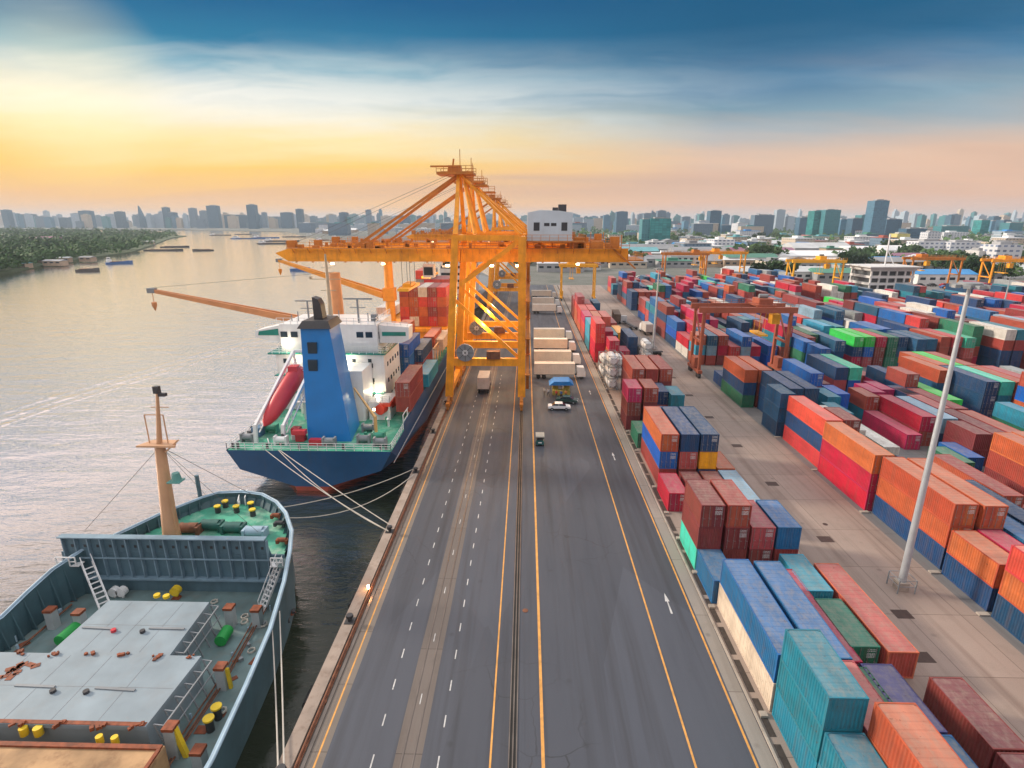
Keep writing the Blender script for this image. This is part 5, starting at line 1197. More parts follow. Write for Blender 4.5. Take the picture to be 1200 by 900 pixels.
b = MB(); q = at(204,561,51.4); b.cbox((q[0]+.5,50.9,q[1]),1.3,1.1,.12); b.tube([(q[0]+.6,50.9,q[1]+.05),(q[0]+.6,50.9,q[1]+.9)],[.5,.35],10); part('mast_searchlight', b, mat('lamp_teal', (.10,.30,.28), .4), ms_)
b = MB()
for e in ((-46.5,51,4.6),(-28,51,4.6),(-32.5,60,3.9),(-39,60.4,3.9)): b.tube([(pl[0],51.4,pl[1]-.3),e], .025, 4)
part('stay_wire', b, cablem, ms_)
b = MB(); 
for k in range(18): b.box(mx_+.80-.02*k,51.0,3.1+k*.55,mx_+.95-.02*k,51.5,3.16+k*.55)
b.beam((mx_+1.1,51.0,2.8),(mx_+.75,51.0,13),.05); b.beam((mx_+1.1,51.5,2.8),(mx_+.75,51.5,13),.05); part('ladder', b, tanm, ms_)
# foredeck gear
for px0, py0 in ((255,596),(264,590),(277,596),(294,592),(296,600)):
    p = gnd(px0,py0,3.2); b = MB(); b.tube([(p[0],p[1],2.7),(p[0],p[1],3.45)], .32, 10); o = part('bollard', b, blackm, ns); b = MB(); b.tube([(p[0],p[1],3.45),(p[0],p[1],3.6)], .38, 10); part('cap', b, yelp, o)
for i, (px0, py0) in enumerate(((222,620),(248,616),(274,619),(299,624),(324,605),(328,614),(331,634))):
    p = gnd(px0,py0,3.2); s_ = 1 if i < 4 else .45; b = MB(); b.tube([(p[0]-.9*s_,p[1],3.35),(p[0]+.9*s_,p[1],3.35)], .55*s_, 12); b.cbox((p[0]+1.1*s_,p[1],3.2),.3,1.2*s_,1.0*s_); b.cbox((p[0]-1.1*s_,p[1],3.2),.3,1.2*s_,1.0*s_); b.cbox((p[0],p[1]+.9*s_,3.0),1.6*s_,.7*s_,.6*s_)
    part('windlass', b, [rust,mat('winch_dark_green',(.02,.10,.09),.5,.3,1,dirt=.3),MATS['winch_dark_green'] if 'winch_dark_green' in MATS else rust,rimm,rusto,blackm,rusto][i], ns)
p = gnd(235,585,3.5); b = MB(); q = at(234,566,p[1]); b.tube([(p[0],p[1],2.7),(p[0],p[1],q[1]+1)], .25, 8); part('bow_post', b, bulkm, ns)
b = MB(); b.rail([g3(283,582,2.72),g3(280,596,2.72)],1.0,.06,1,2); b.rail([g3(291,582,2.72),g3(288,592,2.72)],1.0,.06,1,2); part('fairlead_rail', b, whitep, ns)
# main deck gear
def post(px0, pyb, h_, m1, m2, w_=.55):
    p = gnd(px0, pyb, DZ); b = MB(); b.cbox((p[0],p[1],DZ+h_/2),w_,w_,h_); o = part('vent_post', b, m1, ns)
    b = MB(); b.cbox((p[0],p[1],DZ+h_+.13),w_*1.15,w_*1.15,.25); part('cap', b, m2, o)
pg = mat('post_grey', (.34,.38,.40), .6, .15)
for a_ in ((272,733,2.0),(303,733,1.8),(64,735,1.9),(97,738,1.9),(263,806,2.1),(207,885,2.6),(236,898,1.4)): post(a_[0],a_[1],a_[2],pg,rusto,.75)
p = gnd(271,806,DZ); b = MB(); b.beam((p[0],p[1],DZ),(p[0]-.1,p[1],DZ+2.0),.25); part('yellow_stay', b, yelp, ns)
p = gnd(219,886,DZ); b = MB(); b.beam((p[0],p[1],DZ),(p[0]-.5,p[1],DZ+2.6),.35); part('yellow_stay', b, yelp, ns)
for (x0_, y0_, x1_, y1_, r_) in ((258,752,267,738,.55),(70,752,90,735,.6)):
    a_ = gnd(x0_,y0_,DZ+.6); c_ = gnd(x1_,y1_,DZ+.6); b = MB(); b.tube([(a_[0],a_[1],DZ+.62),(c_[0],c_[1],DZ+.62)], r_, 12); part('green_drum', b, greenp, ns)
for px0, py0 in ((256,842),(247,856)):
    p = gnd(px0,py0,DZ); b = MB(); b.tube([(p[0],p[1],DZ),(p[0],p[1],DZ+1.1)], .3, 12); o = part('bollard', b, blackm, ns); b = MB(); b.tube([(p[0],p[1],DZ+1.1),(p[0],p[1],DZ+1.25)], .42, 12); part('cap', b, yelp, o)
for m_, px0, py0 in ((yelp,206,692),(whitep,134,693),(whitep,143,693),(rusto,207,703)):
    p = at(px0,py0,yb-1.2); b = MB(); b.tube([(p[0],yb-1.5,p[1]),(p[0],yb-.9,p[1])], .5, 12); b.box(p[0]-.1,yb-1.3,DZ,p[0]+.1,yb-1.1,p[1]-.4); part('hose_reel', b, m_, ns)
def stair(ax, ay, az, bx, by, bz, name='stair'):
    b = MB(); A_ = Vector((ax,ay,az)); B2 = Vector((bx,by,bz)); d = (B2-A_); sd_ = Vector((-d.y,d.x,0)).normalized()*.45
    for s_ in (-1,1): b.beam(A_+sd_*s_, B2+sd_*s_, .09,.22); b.beam(A_+sd_*s_+Vector((0,0,.9)), B2+sd_*s_+Vector((0,0,.9)), .07)
    for k in range(1, 10): p = A_.lerp(B2, k/10); b.beam(p-sd_, p+sd_, .2,.06); 
    for k in range(0, 11, 3):
        p = A_.lerp(B2, k/10)
        for s_ in (-1,1): b.beam(p+sd_*s_, p+sd_*s_+Vector((0,0,.9)), .06)
    part(name, b, whitep, ns)
stair(-26.6,47.0,DZ,-25.2,49.3,2.2); stair(-42.0,46.2,DZ,-45.4,49.0,1.9)
b = MB(); b.box(-25.9,48.4,2.16,-24.4,49.25,2.24); b.rail([(-25.7,48.4,2.24),(-24.5,48.4,2.24)],1.0,.05,.6,2); b.box(-48.2,48.4,1.86,-45.8,49.25,1.95); b.rail([(-48,48.4,1.95),(-46,48.4,1.95)],1.0,.05,.6,2); part('landing', b, whitep, ns)
b = MB()
for k in range(20):
    y = 22+k*1.3; x = -22.6 if y < 40 else -23.4; b.cbox((x+.2,y,DZ+.15),.3,.5,.3,.4)
part('deck_cleat', b, blackm, ns)
# ================================================================== ropes, bollards, fenders
def rope(a, c, sag, label, r_=.06, grp='mooring ropes'):
    a = Vector(a); c = Vector(c); pts = []
    for i in range(15): f_ = i/14; p = a.lerp(c, f_); p.z -= sag*4*f_*(1-f_); pts.append(p)
    b = MB(); b.tube(pts, r_, 5); solid('mooring_rope', b, ropem, label, 'rope', (0,0,0), 0, grp)
qb = (QX+.3,58.2,.55)
rope((-38.3,75,3.6),qb,.6,"mooring rope from the blue ship's stern, leftmost of the three that meet"); rope((-36.4,75,3.6),qb,1.2,"middle mooring rope from the blue ship's stern to the quay"); rope((-36.2,75,3.6),(QX+.3,59.5,.55),.2,"straightest of the ropes from the blue ship's stern")
rope((-28.6,57.2,4.0),(QX+.3,76,.55),.8,'rope from the grey bow running right to the far quay bollard'); rope((-26.9,55,4.0),(QX+.3,73.5,.55),1.9,'slack rope from the grey bow sagging above the water')
rope((-22.6,41.3,1.7),(QX+.3,27.6,.55),.8,'rope from the grey ship side down to the nearest bollard, left one'); rope((-22.3,42.3,1.8),(QX+.35,28.4,.55),.4,'rope from the grey ship side down to the nearest bollard, right one')
rope((-44,76,3.8),(-20.4,53.8,-2.2),.5,'thin rope trailing from the blue stern to the water') if False else None
b0 = MB(); b0.tube([(0,0,0),(0,0,.45),(0,0,.5),(0,0,.7)], [.26,.2,.36,.3], 12); b0.cbox((0,0,.03),.9,.9,.06)
bl0 = solid('mooring_bollard', b0, blackm, 'quay bollard nearest the camera holding two ropes', 'bollard', (QX+.35,28,.28), 0, 'mooring bollards along the quay edge')
for i, y in enumerate((43,58.6,75,91,107,123,139)): c = dup(bl0, (QX+.35,y,.28), f"{ordw(i+1)} quay bollard from the camera along the coping")
b0 = MB(); b0.tube([(0,-.9,0),(0,.9,0)], .42, 10)
fn = solid('rubber_fender', b0, tyre, 'black rubber fender on the quay wall nearest the camera', 'fender', (QX-.85,24,-1.4), 0, 'rubber fenders on the quay wall')
for i, y in enumerate((36,48,60,72,84,96)): dup(fn, (QX-.85,y,-1.4), f"{ordw(i+1)} black rubber fender along the quay wall")
b = MB(); b.tube([(0,0,0),(0,0,.35)], .13, 8)
solid('warning_lamp', b, lampm, 'small glowing orange lamp on the quay coping', 'lamp', (QX+.75,47.8,.28)); lamp_at((QX+.8,47.6,.9), 60, .1, (1,.45,.15))
# ================================================================== trees
leafA = mat('foliage_dark', (.025,.065,.018), .8, .45, .35, rand=.3); leafB = mat('foliage_mid', (.045,.095,.022), .8, .45, .35, rand=.3)
bark = mat('bark', (.10,.07,.05), .9)
def crown_mesh(seed, n=420, w=4.5, h=5.0, leaf=.55, m=None):
    r = random.Random(seed); b = MB(); cl = [(r.gauss(0,w*.42),r.gauss(0,w*.42),r.uniform(.15,1)*h) for _ in range(13)]
    for i in range(n):
        c = cl[i % 13]; rr_ = w*.42
        d = Vector((r.gauss(0,1),r.gauss(0,1),r.gauss(0,.8))).normalized()*rr_*r.uniform(.45,1)
        p = Vector(c)+d; p.z = max(p.z, .2)
        u = Vector((r.gauss(0,1),r.gauss(0,1),r.gauss(0,1))).normalized(); v_ = u.orthogonal().normalized(); s_ = leaf*r.uniform(.6,1.5)
        b.add([p-u*s_, p+v_*s_*.8, p+u*s_, p-v_*s_*.8], [(0,1,2,3)])
    return b.mesh('crown', m)
def trunk_mesh(seed, h=4, w=4.5):
    r = random.Random(seed); b = MB(); b.tube([(0,0,-.2),(.1,0,h*.5),(0,.1,h*1.2)], [.32,.24,.12], 7)
    for k in range(5):
        a = r.uniform(0,6.3); b.tube([(0,0,h*.55+k*.3),(math.cos(a)*w*.4,math.sin(a)*w*.4,h+r.uniform(.3,2))], [.14,.05], 5)
    return b.mesh('trunk', bark)
CR = [(crown_mesh(i, m=[leafA,leafB,leafA,leafB][i]), trunk_mesh(i)) for i in range(4)]
TREEG = 'trees standing between the city buildings'
def tree(x, y, s_, label, k=None):
    k = rnd.randrange(4) if k is None else k
    t = thing('broadleaf_tree', label, 'tree', (x,y,0), rnd.uniform(0,6), TREEG); t.scale = (s_,s_,s_*rnd.uniform(.8,1.05))
    c = link('crown', CR[k][0], t); c.location = (0,0,3.2); link('trunk', CR[k][1], t)
rt = random.Random(3)
clumps = [  # photo x, y, spread in metres, trees, what they stand beside
 (700,292,26,9,'behind the crane house'), (800,285,30,9,'left of the white sheds'), (850,290,36,12,'by the stepped tower'), (888,308,14,7,'in front of the purple roof'),
 (1000,318,14,5,'by the dome roofed hall'), (1012,310,14,5,'between dome hall and white building'), (1062,300,20,9,'left of the long white apartments'), (1072,306,16,6,'below the yellow house'), (1100,318,20,9,'in front of the long white apartments'),
 (1130,322,18,10,'right below the white apartments'), (1150,330,14,6,'behind the right hand gantries'), (1178,312,14,7,'by the white block at the right edge'), (905,282,40,9,'beyond the long sheds'), (950,345,8,4,'right of the yellow gantry'), (1165,300,20,5,'beside the cream block')]
for px, py, sp_, n, wh_ in clumps:
    cx, cy = gnd(px, py)
    for i in range(n):
        tree(cx+rt.uniform(-sp_,sp_), max(335,cy+rt.uniform(-sp_*.6,sp_*.6)), rt.uniform(1.1,1.9), f"broad green tree, {ordw(i)} of the clump {wh_}")
# ================================================================== far left bank: woods, houses
lb_ = [(-404,300),(-403,422),(-434,505),(-470,610),(-495,700),(-600,900),(-720,1120),(-817,1298),(-900,1500),(-1300,1900),(-2200,2350),(-5500,2600),(-5500,300)]
b = MB(); b.prism(lb_, ZW-1.5, -1.2); struct('left_bank', b, ground_mat('bank_ground', (.04,.075,.03), (.10,.12,.06), .9, dk=0))
def inside(p, poly):
    c = False; n = len(poly)
    for i in range(n):
        a, d = poly[i], poly[(i+1) % n]
        if (a[1] > p[1]) != (d[1] > p[1]) and p[0] < (d[0]-a[0])*(p[1]-a[1])/(d[1]-a[1])+a[0]: c = not c
    return c
b = MB(); r_ = random.Random(77); cnt = 0
leafC = mat('foliage_wood', (.045,.10,.025), .85, .5, .02, dirt=.7, dirtc=(.06,.12,.03), dscale=.012)
while cnt < 6500:
    y = 380+2000*r_.random()**1.9; x = -395-r_.random()**1.3*(y*1.05) ; 
    if not inside((x,y), lb_) or x > -400: continue
    cnt += 1; w_ = r_.uniform(4,8)*(1+y/2600); h_ = w_*r_.uniform(.7,1.1); hz_ = r_.uniform(1,4)
    for k in range(26 if y < 900 else 12):
        d = Vector((r_.gauss(0,1),r_.gauss(0,1),abs(r_.gauss(0,1)))).normalized(); p = Vector((x,y,-1+hz_))+Vector((d.x*w_*.55,d.y*w_*.55,d.z*h_))
        u = Vector((r_.gauss(0,1),r_.gauss(0,1),r_.gauss(0,.5))).normalized(); v_ = u.orthogonal().normalized(); s_ = w_*r_.uniform(.10,.24)
        b.add([p-u*s_, p+v_*s_, p+u*s_, p-v_*s_], [(0,1,2,3)])
o = link('riverside_wood', b.mesh('riverside_wood', leafC)); tag(o, 'dense green wood covering the far left river bank', 'woodland', None, 'stuff')
roofs = [mat('roof_'+n_, c_, .6, .15, .1, rand=.15) for n_, c_ in (('pale',(.55,.58,.60)),('teal',(.10,.30,.34)),('red',(.30,.08,.06)),('grey',(.25,.26,.28)),('blue',(.03,.22,.50)),('green',(.06,.22,.16)),('purple',(.28,.12,.20)),('white',(.72,.73,.74)))]
wallp = [mat('wall_'+n_, c_, .7, .12, .2, rand=.15) for n_, c_ in (('cream',(.52,.46,.38)),('white',(.62,.62,.62)),('grey',(.33,.34,.36)),('tan',(.38,.28,.20)))]
def shed(x, y, w_, d, h, roof, wall, label, rz=0, grp=None, kind=0, name='warehouse', cat='building', z0=0):
    t = thing(name, label, cat, (x,y,z0), rz, grp)
    b = MB(); b.box(-w_/2,-d/2,-1,w_/2,d/2,h); wl = part('wall', b, wall, t)
    b = MB()
    if kind == 0: b.prismY([(-w_/2-.5,h),(w_/2+.5,h),(0,h+w_*.13)], -d/2-.5, d/2+.5)
    elif kind == 1: b.prismX([(-d/2-.5,h),(d/2+.5,h),(0,h+d*.15)], -w_/2-.5, w_/2+.5)
    elif kind == 2:
        n = 9; b.prismX([(-d/2+d*k/n, h+math.sin(math.pi*k/n)*d*.22) for k in range(n+1)], -w_/2-.3, w_/2+.3)
    else: b.box(-w_/2-.3,-d/2-.3,h,w_/2+.3,d/2+.3,h+.5); b.box(-w_*.2,-d*.2,h+.5,w_*.1,d*.2,h+2.4)
    part('roof', b, roof, t)
    b = MB()
    n = max(2, int(w_/5))
    for k in range(n):
        xx = -w_/2+(k+.5)*w_/n
        for zz in ([h*.45] if h < 7 else [2.0+3.2*q for q in range(int((h-1)/3.2))]): b.box(xx-w_/n*.28,-d/2-.06,zz,xx+w_/n*.28,-d/2-.004,zz+min(1.5,h*.3))
    part('window', b, glassm, t)
    return t
ADJ = ['small','broad','long','low','narrow','squat']; RN = ['pale','teal','red','grey','blue','green','purple','white']; WN = ['cream','white','grey','tan']
r_ = random.Random(12)
for i, (px, py, w_, d, ri) in enumerate(((12,312,40,14,0),(25,303,46,16,0),(45,314,18,12,1),(32,318,16,10,4),(52,302,30,14,0),(66,308,20,22,1),(82,311,40,14,3),(92,307,24,12,0),(90,316,22,10,1),(62,283,120,70,6),(82,279,60,26,7),(95,281,24,20,2),(42,280,40,16,7),(145,284,60,20,0),(186,286,40,14,0),(120,306,30,12,3),(10,322,30,12,0))):
    x, y = gnd(px, py); 
    if y < 430 and x > -408: x = -430
    shed(x-34, y+26, w_*.42, d*.6, r_.uniform(3,4.5), roofs[ri], wallp[3], f"{ORD[i] if i < 20 else ''} house from the river bend, {RN[ri]} roof, among trees of the left bank", r_.uniform(-.3,.3), 'houses among the trees of the left bank', 1, 'riverside_house', 'house', -1.2)
# ================================================================== boats on the river
bhull = mat('barge_hull', (.09,.085,.08), .7, .2, .3, dirt=.4); bblue = mat('boat_blue', (.05,.14,.35), .5)
def barge(x, y, L_, w_, label, rz, cabin=False, hull=bhull, load=None, name='river_barge'):
    t = thing(name, label, 'boat', (x,y,ZW), rz, 'boats on the river')
    out = [(-L_/2,-w_*.36),(-L_*.42,-w_/2),(L_*.36,-w_/2),(L_/2,-w_*.1),(L_/2,w_*.1),(L_*.36,w_/2),(-L_*.42,w_/2),(-L_/2,w_*.36)]
    b = MB(); n = 8; vs = [(x_*.97,y_*.9,-.5) for x_, y_ in out]+[(x_,y_,1.6+(.9 if x_ > L_*.35 else 0)) for x_, y_ in out]+[(x_*.96,y_*.86,1.6+(.9 if x_ > L_*.35 else 0)) for x_, y_ in out]+[(x_*.96,y_*.86,.9) for x_, y_ in out]
    fs = []
    for q in range(3):
        for k in range(n): fs.append((q*n+k,q*n+(k+1)%n,(q+1)*n+(k+1)%n,(q+1)*n+k))
    fs.append(tuple(range(3*n,4*n))); b.add(vs, fs); part('hull', b, hull, t)
    b = MB(); m_ = load or rust
    b.prismY([(-L_*.36,.91),(L_*.3,.91),(L_*.26,2.3),(-L_*.32,2.3)], -w_*.34, w_*.34); part('cargo_cover', b, m_, t)
    if cabin:
        b = MB(); b.box(-L_*.45,-w_*.3,1.0,-L_*.26,w_*.3,4.2); b.box(-L_*.42,-w_*.22,4.2,-L_*.30,w_*.22,6.2); c_ = part('cabin', b, whitep, t)
        b = MB(); b.box(-L_*.425,-w_*.19,4.8,-L_*.421,w_*.19,5.7); b.box(-L_*.40,-w_*.225,4.8,-L_*.32,-w_*.2205,5.6); part('window', b, glassm, c_)
        b = MB(); b.beam((-L_*.36,0,6.2),(-L_*.36,0,9.5),.2); part('mast', b, greyst, t)
    return t
x, y = gnd(238,294,ZW); barge(x, y, 26, 10, 'dark barge alone in the middle of the river', R(200), False, bhull, rust)
x, y = gnd(352,317,ZW); barge(x, y, 16, 5, 'blue and white boat under the tip of the crane boom', R(8), True, bblue, whitep)
for i, (px, py, L_, rz, cab, c_) in enumerate(((258,276,110,4,1,0),(292,280,150,3,1,1),(312,279,120,-4,1,1),(330,283,130,2,1,0),(322,286,110,6,1,0),(285,275,90,2,0,0),(345,278,110,-3,0,0),(372,276,120,-2,1,1),(400,279,90,-4,1,0),(192,294,50,10,0,0),(205,290,40,20,0,0),(140,309,22,40,1,1),(103,318,16,30,0,0),(385,282,60,-8,1,0),(430,280,80,-4,0,0))):
    x, y = gnd(px, py, ZW); barge(x, y, L_*.55 if L_ > 60 else L_, 11 if L_ > 60 else 6, f"{'moored ship with pale cabin' if cab else 'low dark barge'}, {ordw(i)} counted outward from midstream far up the river", R(rz), bool(cab), bblue if c_ else bhull, rust)
# ================================================================== white open sided building and other landmarks
t = thing('office_building', 'white open sided building with four storeys and overhanging roof behind the yard', 'building', (173,279,0), R(3)); t.scale = (.93,.93,.97)
for k in range(5):
    b = MB(); z = .2+k*3.35; b.box(-11.5,-8.5,z,11.5,8.5,z+(1.15 if k < 4 else .4)); part('floor_slab', b, MATS['wall_white'], t)
for k in range(6):
    for yy in (-8.1,8.1):
        b = MB(); xx = -10.9+k*4.36; b.box(xx-.35,yy-.35,-.5,xx+.35,yy+.35,13.55); part('column', b, MATS['wall_white'], t)
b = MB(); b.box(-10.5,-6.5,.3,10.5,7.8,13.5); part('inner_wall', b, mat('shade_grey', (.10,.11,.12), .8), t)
b = MB(); b.box(-13.5,-10.5,15.4,13.5,10.5,15.9); b.box(-12,-8.8,14.01,12,8.8,15.39); part('roof', b, MATS['wall_white'], t)
b = MB(); b.beam((-2,-4,15.9),(-2,-4,31),.5); b.beam((-2,-4,24),(3,-4,16),.3); part('mast', b, whitep, t)
def block_at(pl, pr_, yt, Y, D, m, label, name='tower_block', cat='building', steps=None, grp='towers of the city skyline', roofm=None):
    x0, zt = at(pl, yt, Y); x1, _ = at(pr_, yt, Y); w_ = x1-x0
    t = thing(name, label, cat, ((x0+x1)/2, Y+D/2, 0), 0, grp)
    b = MB(); b.box(-w_/2,-D/2,-2,w_/2,D/2,zt); part('wall', b, m, t)
    b = MB(); hh_ = max(2, zt*.035); b.box(-w_*.25,-D*.25,zt,w_*.2,D*.25,zt+hh_); b.box(-w_/2-.4,-D/2-.4,zt-.01-1.0,w_/2+.4,D/2+.4,zt-.011+.6) if False else b.box(w_*.26,-D*.3,zt,w_*.42,D*.1,zt+hh_*.6); part('roof', b, roofm or wallp[2], t)
    if steps:
        for (f0, f1, fz) in steps:
            b = MB(); b.box(-w_/2+w_*f0,-D/2+1-D*.02,zt,-w_/2+w_*f1,D/2-1,zt*fz); part('upper_tower', b, m, t)
    return t
F_ = {'tealg': facade('facade_teal_glass',(.01,.17,.18),(.005,.14,.15),6,3.6,.35), 'blue': facade('facade_blue_glass',(.08,.20,.31),(.03,.11,.18),4,3.4,.7), 'teal': facade('facade_teal',(.05,.22,.26),(.02,.10,.13),4.4,3.4,.9),
      'pale': facade('facade_pale',(.34,.42,.50),(.09,.15,.22),4,3.3,1.1), 'white': facade('facade_white',(.60,.62,.66),(.10,.13,.20),4.6,3.4,1.0), 'cream': facade('facade_cream',(.50,.42,.34),(.12,.12,.13),4,3.3,1.1), 'grey': facade('facade_grey',(.13,.20,.28),(.04,.08,.13),4,3.4,1.0), 'slate': facade('facade_slate',(.04,.12,.20),(.015,.055,.10),5,3.6,.8)}
B = block_at
B(753,763,257,900,22,F_['teal'],'lower green left wing beside the teal glass office block'); B(763,787,256,895,30,F_['tealg'],'broad teal glass office block straight behind the gantry boom')
B(1077,1115,283,560,18,F_['white'],'left half of the long white apartment slab with many windows', 'apartment_block'); B(1114.6,1150,284,552,18,F_['white'],'right half of the long white apartment slab with many windows','apartment_block')
B(1170,1200,287,420,16,F_['white'],'white block with blue windows at the right edge above the gantries','apartment_block'); B(1163,1199,284,640,20,F_['cream'],'long cream block at the right edge, behind the white one','apartment_block'); B(1148,1160,294,430,14,wallp[1],'plain pale slab wall block left of the white one at the edge','apartment_block')
B(1052,1067,274,800,18,mat('wall_yellow',(.55,.50,.18),.7),'small yellow house above the trees left of the apartments','house')
for a in ((885,908,252,1350,26,'grey','grey ribbed slab tower left of a slim pair on the right skyline'),(911,921,246,1900,24,'pale','taller pale tower of the slim pair on the right skyline'),(924,932,254,1900,22,'pale','shorter pale tower of the slim pair on the right skyline'),
 (938,951,255,1500,24,'slate','dark blue tower left of the wide teal block'),(955,969,247,1250,28,'tealg','left part of the wide teal block with antennas'),(968,986,246,1230,34,'teal','right part of the wide teal block with antennas'),(986,994,257,1400,24,'blue','lower blue tower right of the wide teal block'),
 (1000,1012,256,1300,24,'slate','dark stepped tower left of the tallest one, lower half'),(1010,1024,252,1350,26,'teal','dark stepped tower left of the tallest one, upper half'),(1026,1043,235,1150,26,'blue','tallest pale edged glass tower on the right skyline'),(1040,1058,257,1200,24,'slate','blue flat topped tower right of the tallest one'),
 (1063,1087,268,1000,22,'slate','wide dark flat block right of the tallest tower'),(1104,1136,265,1250,26,'teal','wide teal slab above the white apartments'),(1151,1161,258,1300,24,'tealg','slim teal tower near the right edge'),(1163,1178,259,1400,26,'blue','pale blue towers cluster near the right edge'),(1177,1186,258,1300,22,'slate','slate tower second from the right edge'),(1184,1200,261,1250,26,'teal','teal tower at the very right edge'),
 (672,684,255,2200,26,'pale','pale tower right next to the crane machinery house'),(684,696,257,2100,26,'pale','pale tower, second right of the crane machinery house'),(696,707,256,2200,26,'cream','pale tower, third right of the crane machinery house'),(707,714,258,2100,22,'cream','narrow cream tower left of the rounded one'),
 (723,736,248,1900,30,'slate','slate blue tower with shouldered top behind the yard'),(755,763,250,1900,24,'grey','grey tower rising behind the teal glass block, left one'),(771,781,247,1800,26,'grey','grey tower rising behind the teal glass block, right one'),(800,809,254,2300,24,'grey','small grey tower alone right of the teal glass block'),
 (819,832,259,1500,30,'pale','pale slab left of the stepped tower'),(833,846,247,1500,30,'slate','stepped slate tower, tall half'),(846,857,264,1480,30,'slate','stepped slate tower, low half'),(1088,1104,272,900,18,'white','white mid rise left of the wide teal slab'),(862,880,262,1700,26,'pale','pale low slab between stepped tower and grey ribbed slab')):
    B(a[0],a[1],a[2],a[3],a[4],F_[a[5]],a[6])
for a in ((0,8,246,3000,'slate','leftmost tower of the skyline'),(9,22,252,3200,'grey','low wide block right of the leftmost tower'),(24,38,251,3300,'slate','domed low block near the left edge'),(40,55,254,3300,'grey','low grey block near the left edge'),(68,77,255,3100,'slate','small block left of the pointed pair'),(82,92,250,3100,'pale','left part of the pointed pair on the left skyline'),(91,105,247,3000,'slate','right part of the pointed pair on the left skyline'),
 (123,134,251,3000,'pale','pale block left of the domed block'),(133,142,248,3000,'slate','dark domed block of the left skyline'),(158,172,254,3200,'grey','low block at the foot of the leaning spire'),(180,190,251,3100,'pale','pale block right of the leaning spire'),(189,195,243,3100,'slate','slim dark tower right of the leaning spire'),(194,204,249,3000,'slate','shoulder block right of the slim dark tower'),
 (220,227,244,3200,'grey','slim grey tower left of the broad one'),(233,240,247,3200,'grey','grey tower touching the broad one'),(241,254,241,3000,'slate','broad dark tower with peaked top left of the sharp slab'),(262,287,252,3000,'slate','wide sloping block left of the sharp slab'),(288,298,240,2700,'slate','sharp edged dark slab rising highest over the river'),(306,310,249,3100,'grey','thin tower right of the sharp slab'),(328,341,249,2900,'slate','broad blue grey tower further right of the sharp slab'),(346,353,245,2900,'slate','slim tower above the far quay'),(315,328,254,3000,'grey','low block between two towers over the far quay'),(385,392,252,2700,'pale','pale tower left of the teal one above the boom'),(397,406,249,2600,'slate','blue tower above the crane boom'),(404,411,254,2600,'teal','teal tower beside the blue one above the boom'),(428,433,246,2500,'grey','slim tower crossing the forestay'),(468,480,253,2400,'slate','block between the two forestays')):
    B(a[0],a[1],a[2],a[3],30,F_[a[4]],a[5])
t = thing('spire_tower', 'slim leaning spire on the left skyline above the wood', 'building', (0,0,0)); x0, z0 = at(160.5,241,3100); b = MB(); b.add([(x0-3,3100,60),(x0+26,3100,40),(x0+26,3120,40),(x0-3,3120,60),(x0,3105,z0),(x0+5,3105,z0-8),(x0+5,3115,z0-8),(x0,3115,z0)],[(0,1,5,4),(1,2,6,5),(2,3,7,6),(3,0,4,7),(4,5,6,7)]); b.box(x0-3,3100,-2,x0+26,3120,50); part('wall', b, F_['slate'], t)
r_ = random.Random(55)
# filler blocks of the hazy skyline
PLC = [('left of the crane','on the left half'),('behind the crane','in the middle'),('right of the crane','on the right half')]
for i in range(290):
    px = 2+i*4.14+r_.uniform(-4,4); Y = r_.uniform(1700,4000) if px > 620 else r_.uniform(2700,4600)
    if px < 620: Y = max(Y, 2900)
    yt = r_.uniform(251,260)-(r_.uniform(2,6) if r_.random() < .22 else 0); k = r_.choice(['grey','pale','slate','pale','teal','blue','cream'])
    w_ = r_.uniform(3,11) if yt > 251 else r_.uniform(2.5,6)
    x0, zt = at(px, yt, Y); x1, _ = at(px+w_, yt, Y); W_ = x1-x0; D = r_.uniform(18,34)
    b = MB(); b.box(-W_/2,-D/2,-2,W_/2,D/2,zt); b.box(-W_*.2,-D*.3,zt,W_*.25,D*.2,zt+zt*.06)
    if r_.random() < .4: b.box(-W_*.32,-D*.4,zt+.01,-W_*.05,D*.4,zt+zt*.13)
    o = solid('distant_building', b, F_[k], f"hazy {k.replace('slate','dark blue')} building far off, {ordw(i % 58)} along the {['leftmost','second','middle','fourth','rightmost'][i//58]} fifth of the skyline", 'building', ((x0+x1)/2,Y,0), 0, 'hazy buildings of the far skyline')
# low and middle rise city between yard and skyline
r_ = random.Random(91); n = 0
spec = [(1000,303,26,24,7,7,1,2,'white dome roofed hall behind the yard'),(1040,302,20,20,8,7,1,2,'second white rounded hall right of the dome roofed one'),(955,300,60,34,9,0,2,1,'broad pale roofed hall left of the dome'),(940,308,70,26,7,7,1,1,'long white shed below the broad pale roofed hall'),(972,303,16,14,10,5,3,3,'small green fronted hall beside the broad pale one'),
 (890,303,60,26,7,6,0,1,'purple roofed long shed behind the yard'),(838,291,90,30,8,7,1,1,'long white roofed shed below the stepped tower'),(900,291,90,26,7,0,1,1,'long pale roofed shed right of the one below the stepped tower'),(982,330,34,16,6,5,2,1,'green roofed shed right of the yellow gantry'),(905,328,60,18,6,0,1,1,'pale long shed left of the yellow gantry'),(1105,333,34,16,6,4,1,1,'blue fronted shed left of the orange gantry'),(1135,330,30,14,5,3,2,1,'grey shed behind the orange gantry'),(1180,325,36,16,6,0,1,1,'pale shed at the right edge behind the gantries'),(760,300,80,30,8,3,2,1,'brown grey long roof in front of the teal block'),(820,302,60,26,7,3,2,1,'long grey roof in front of the trees'),(700,300,50,24,7,1,2,1,'teal roofed hall right of the crane tail')]
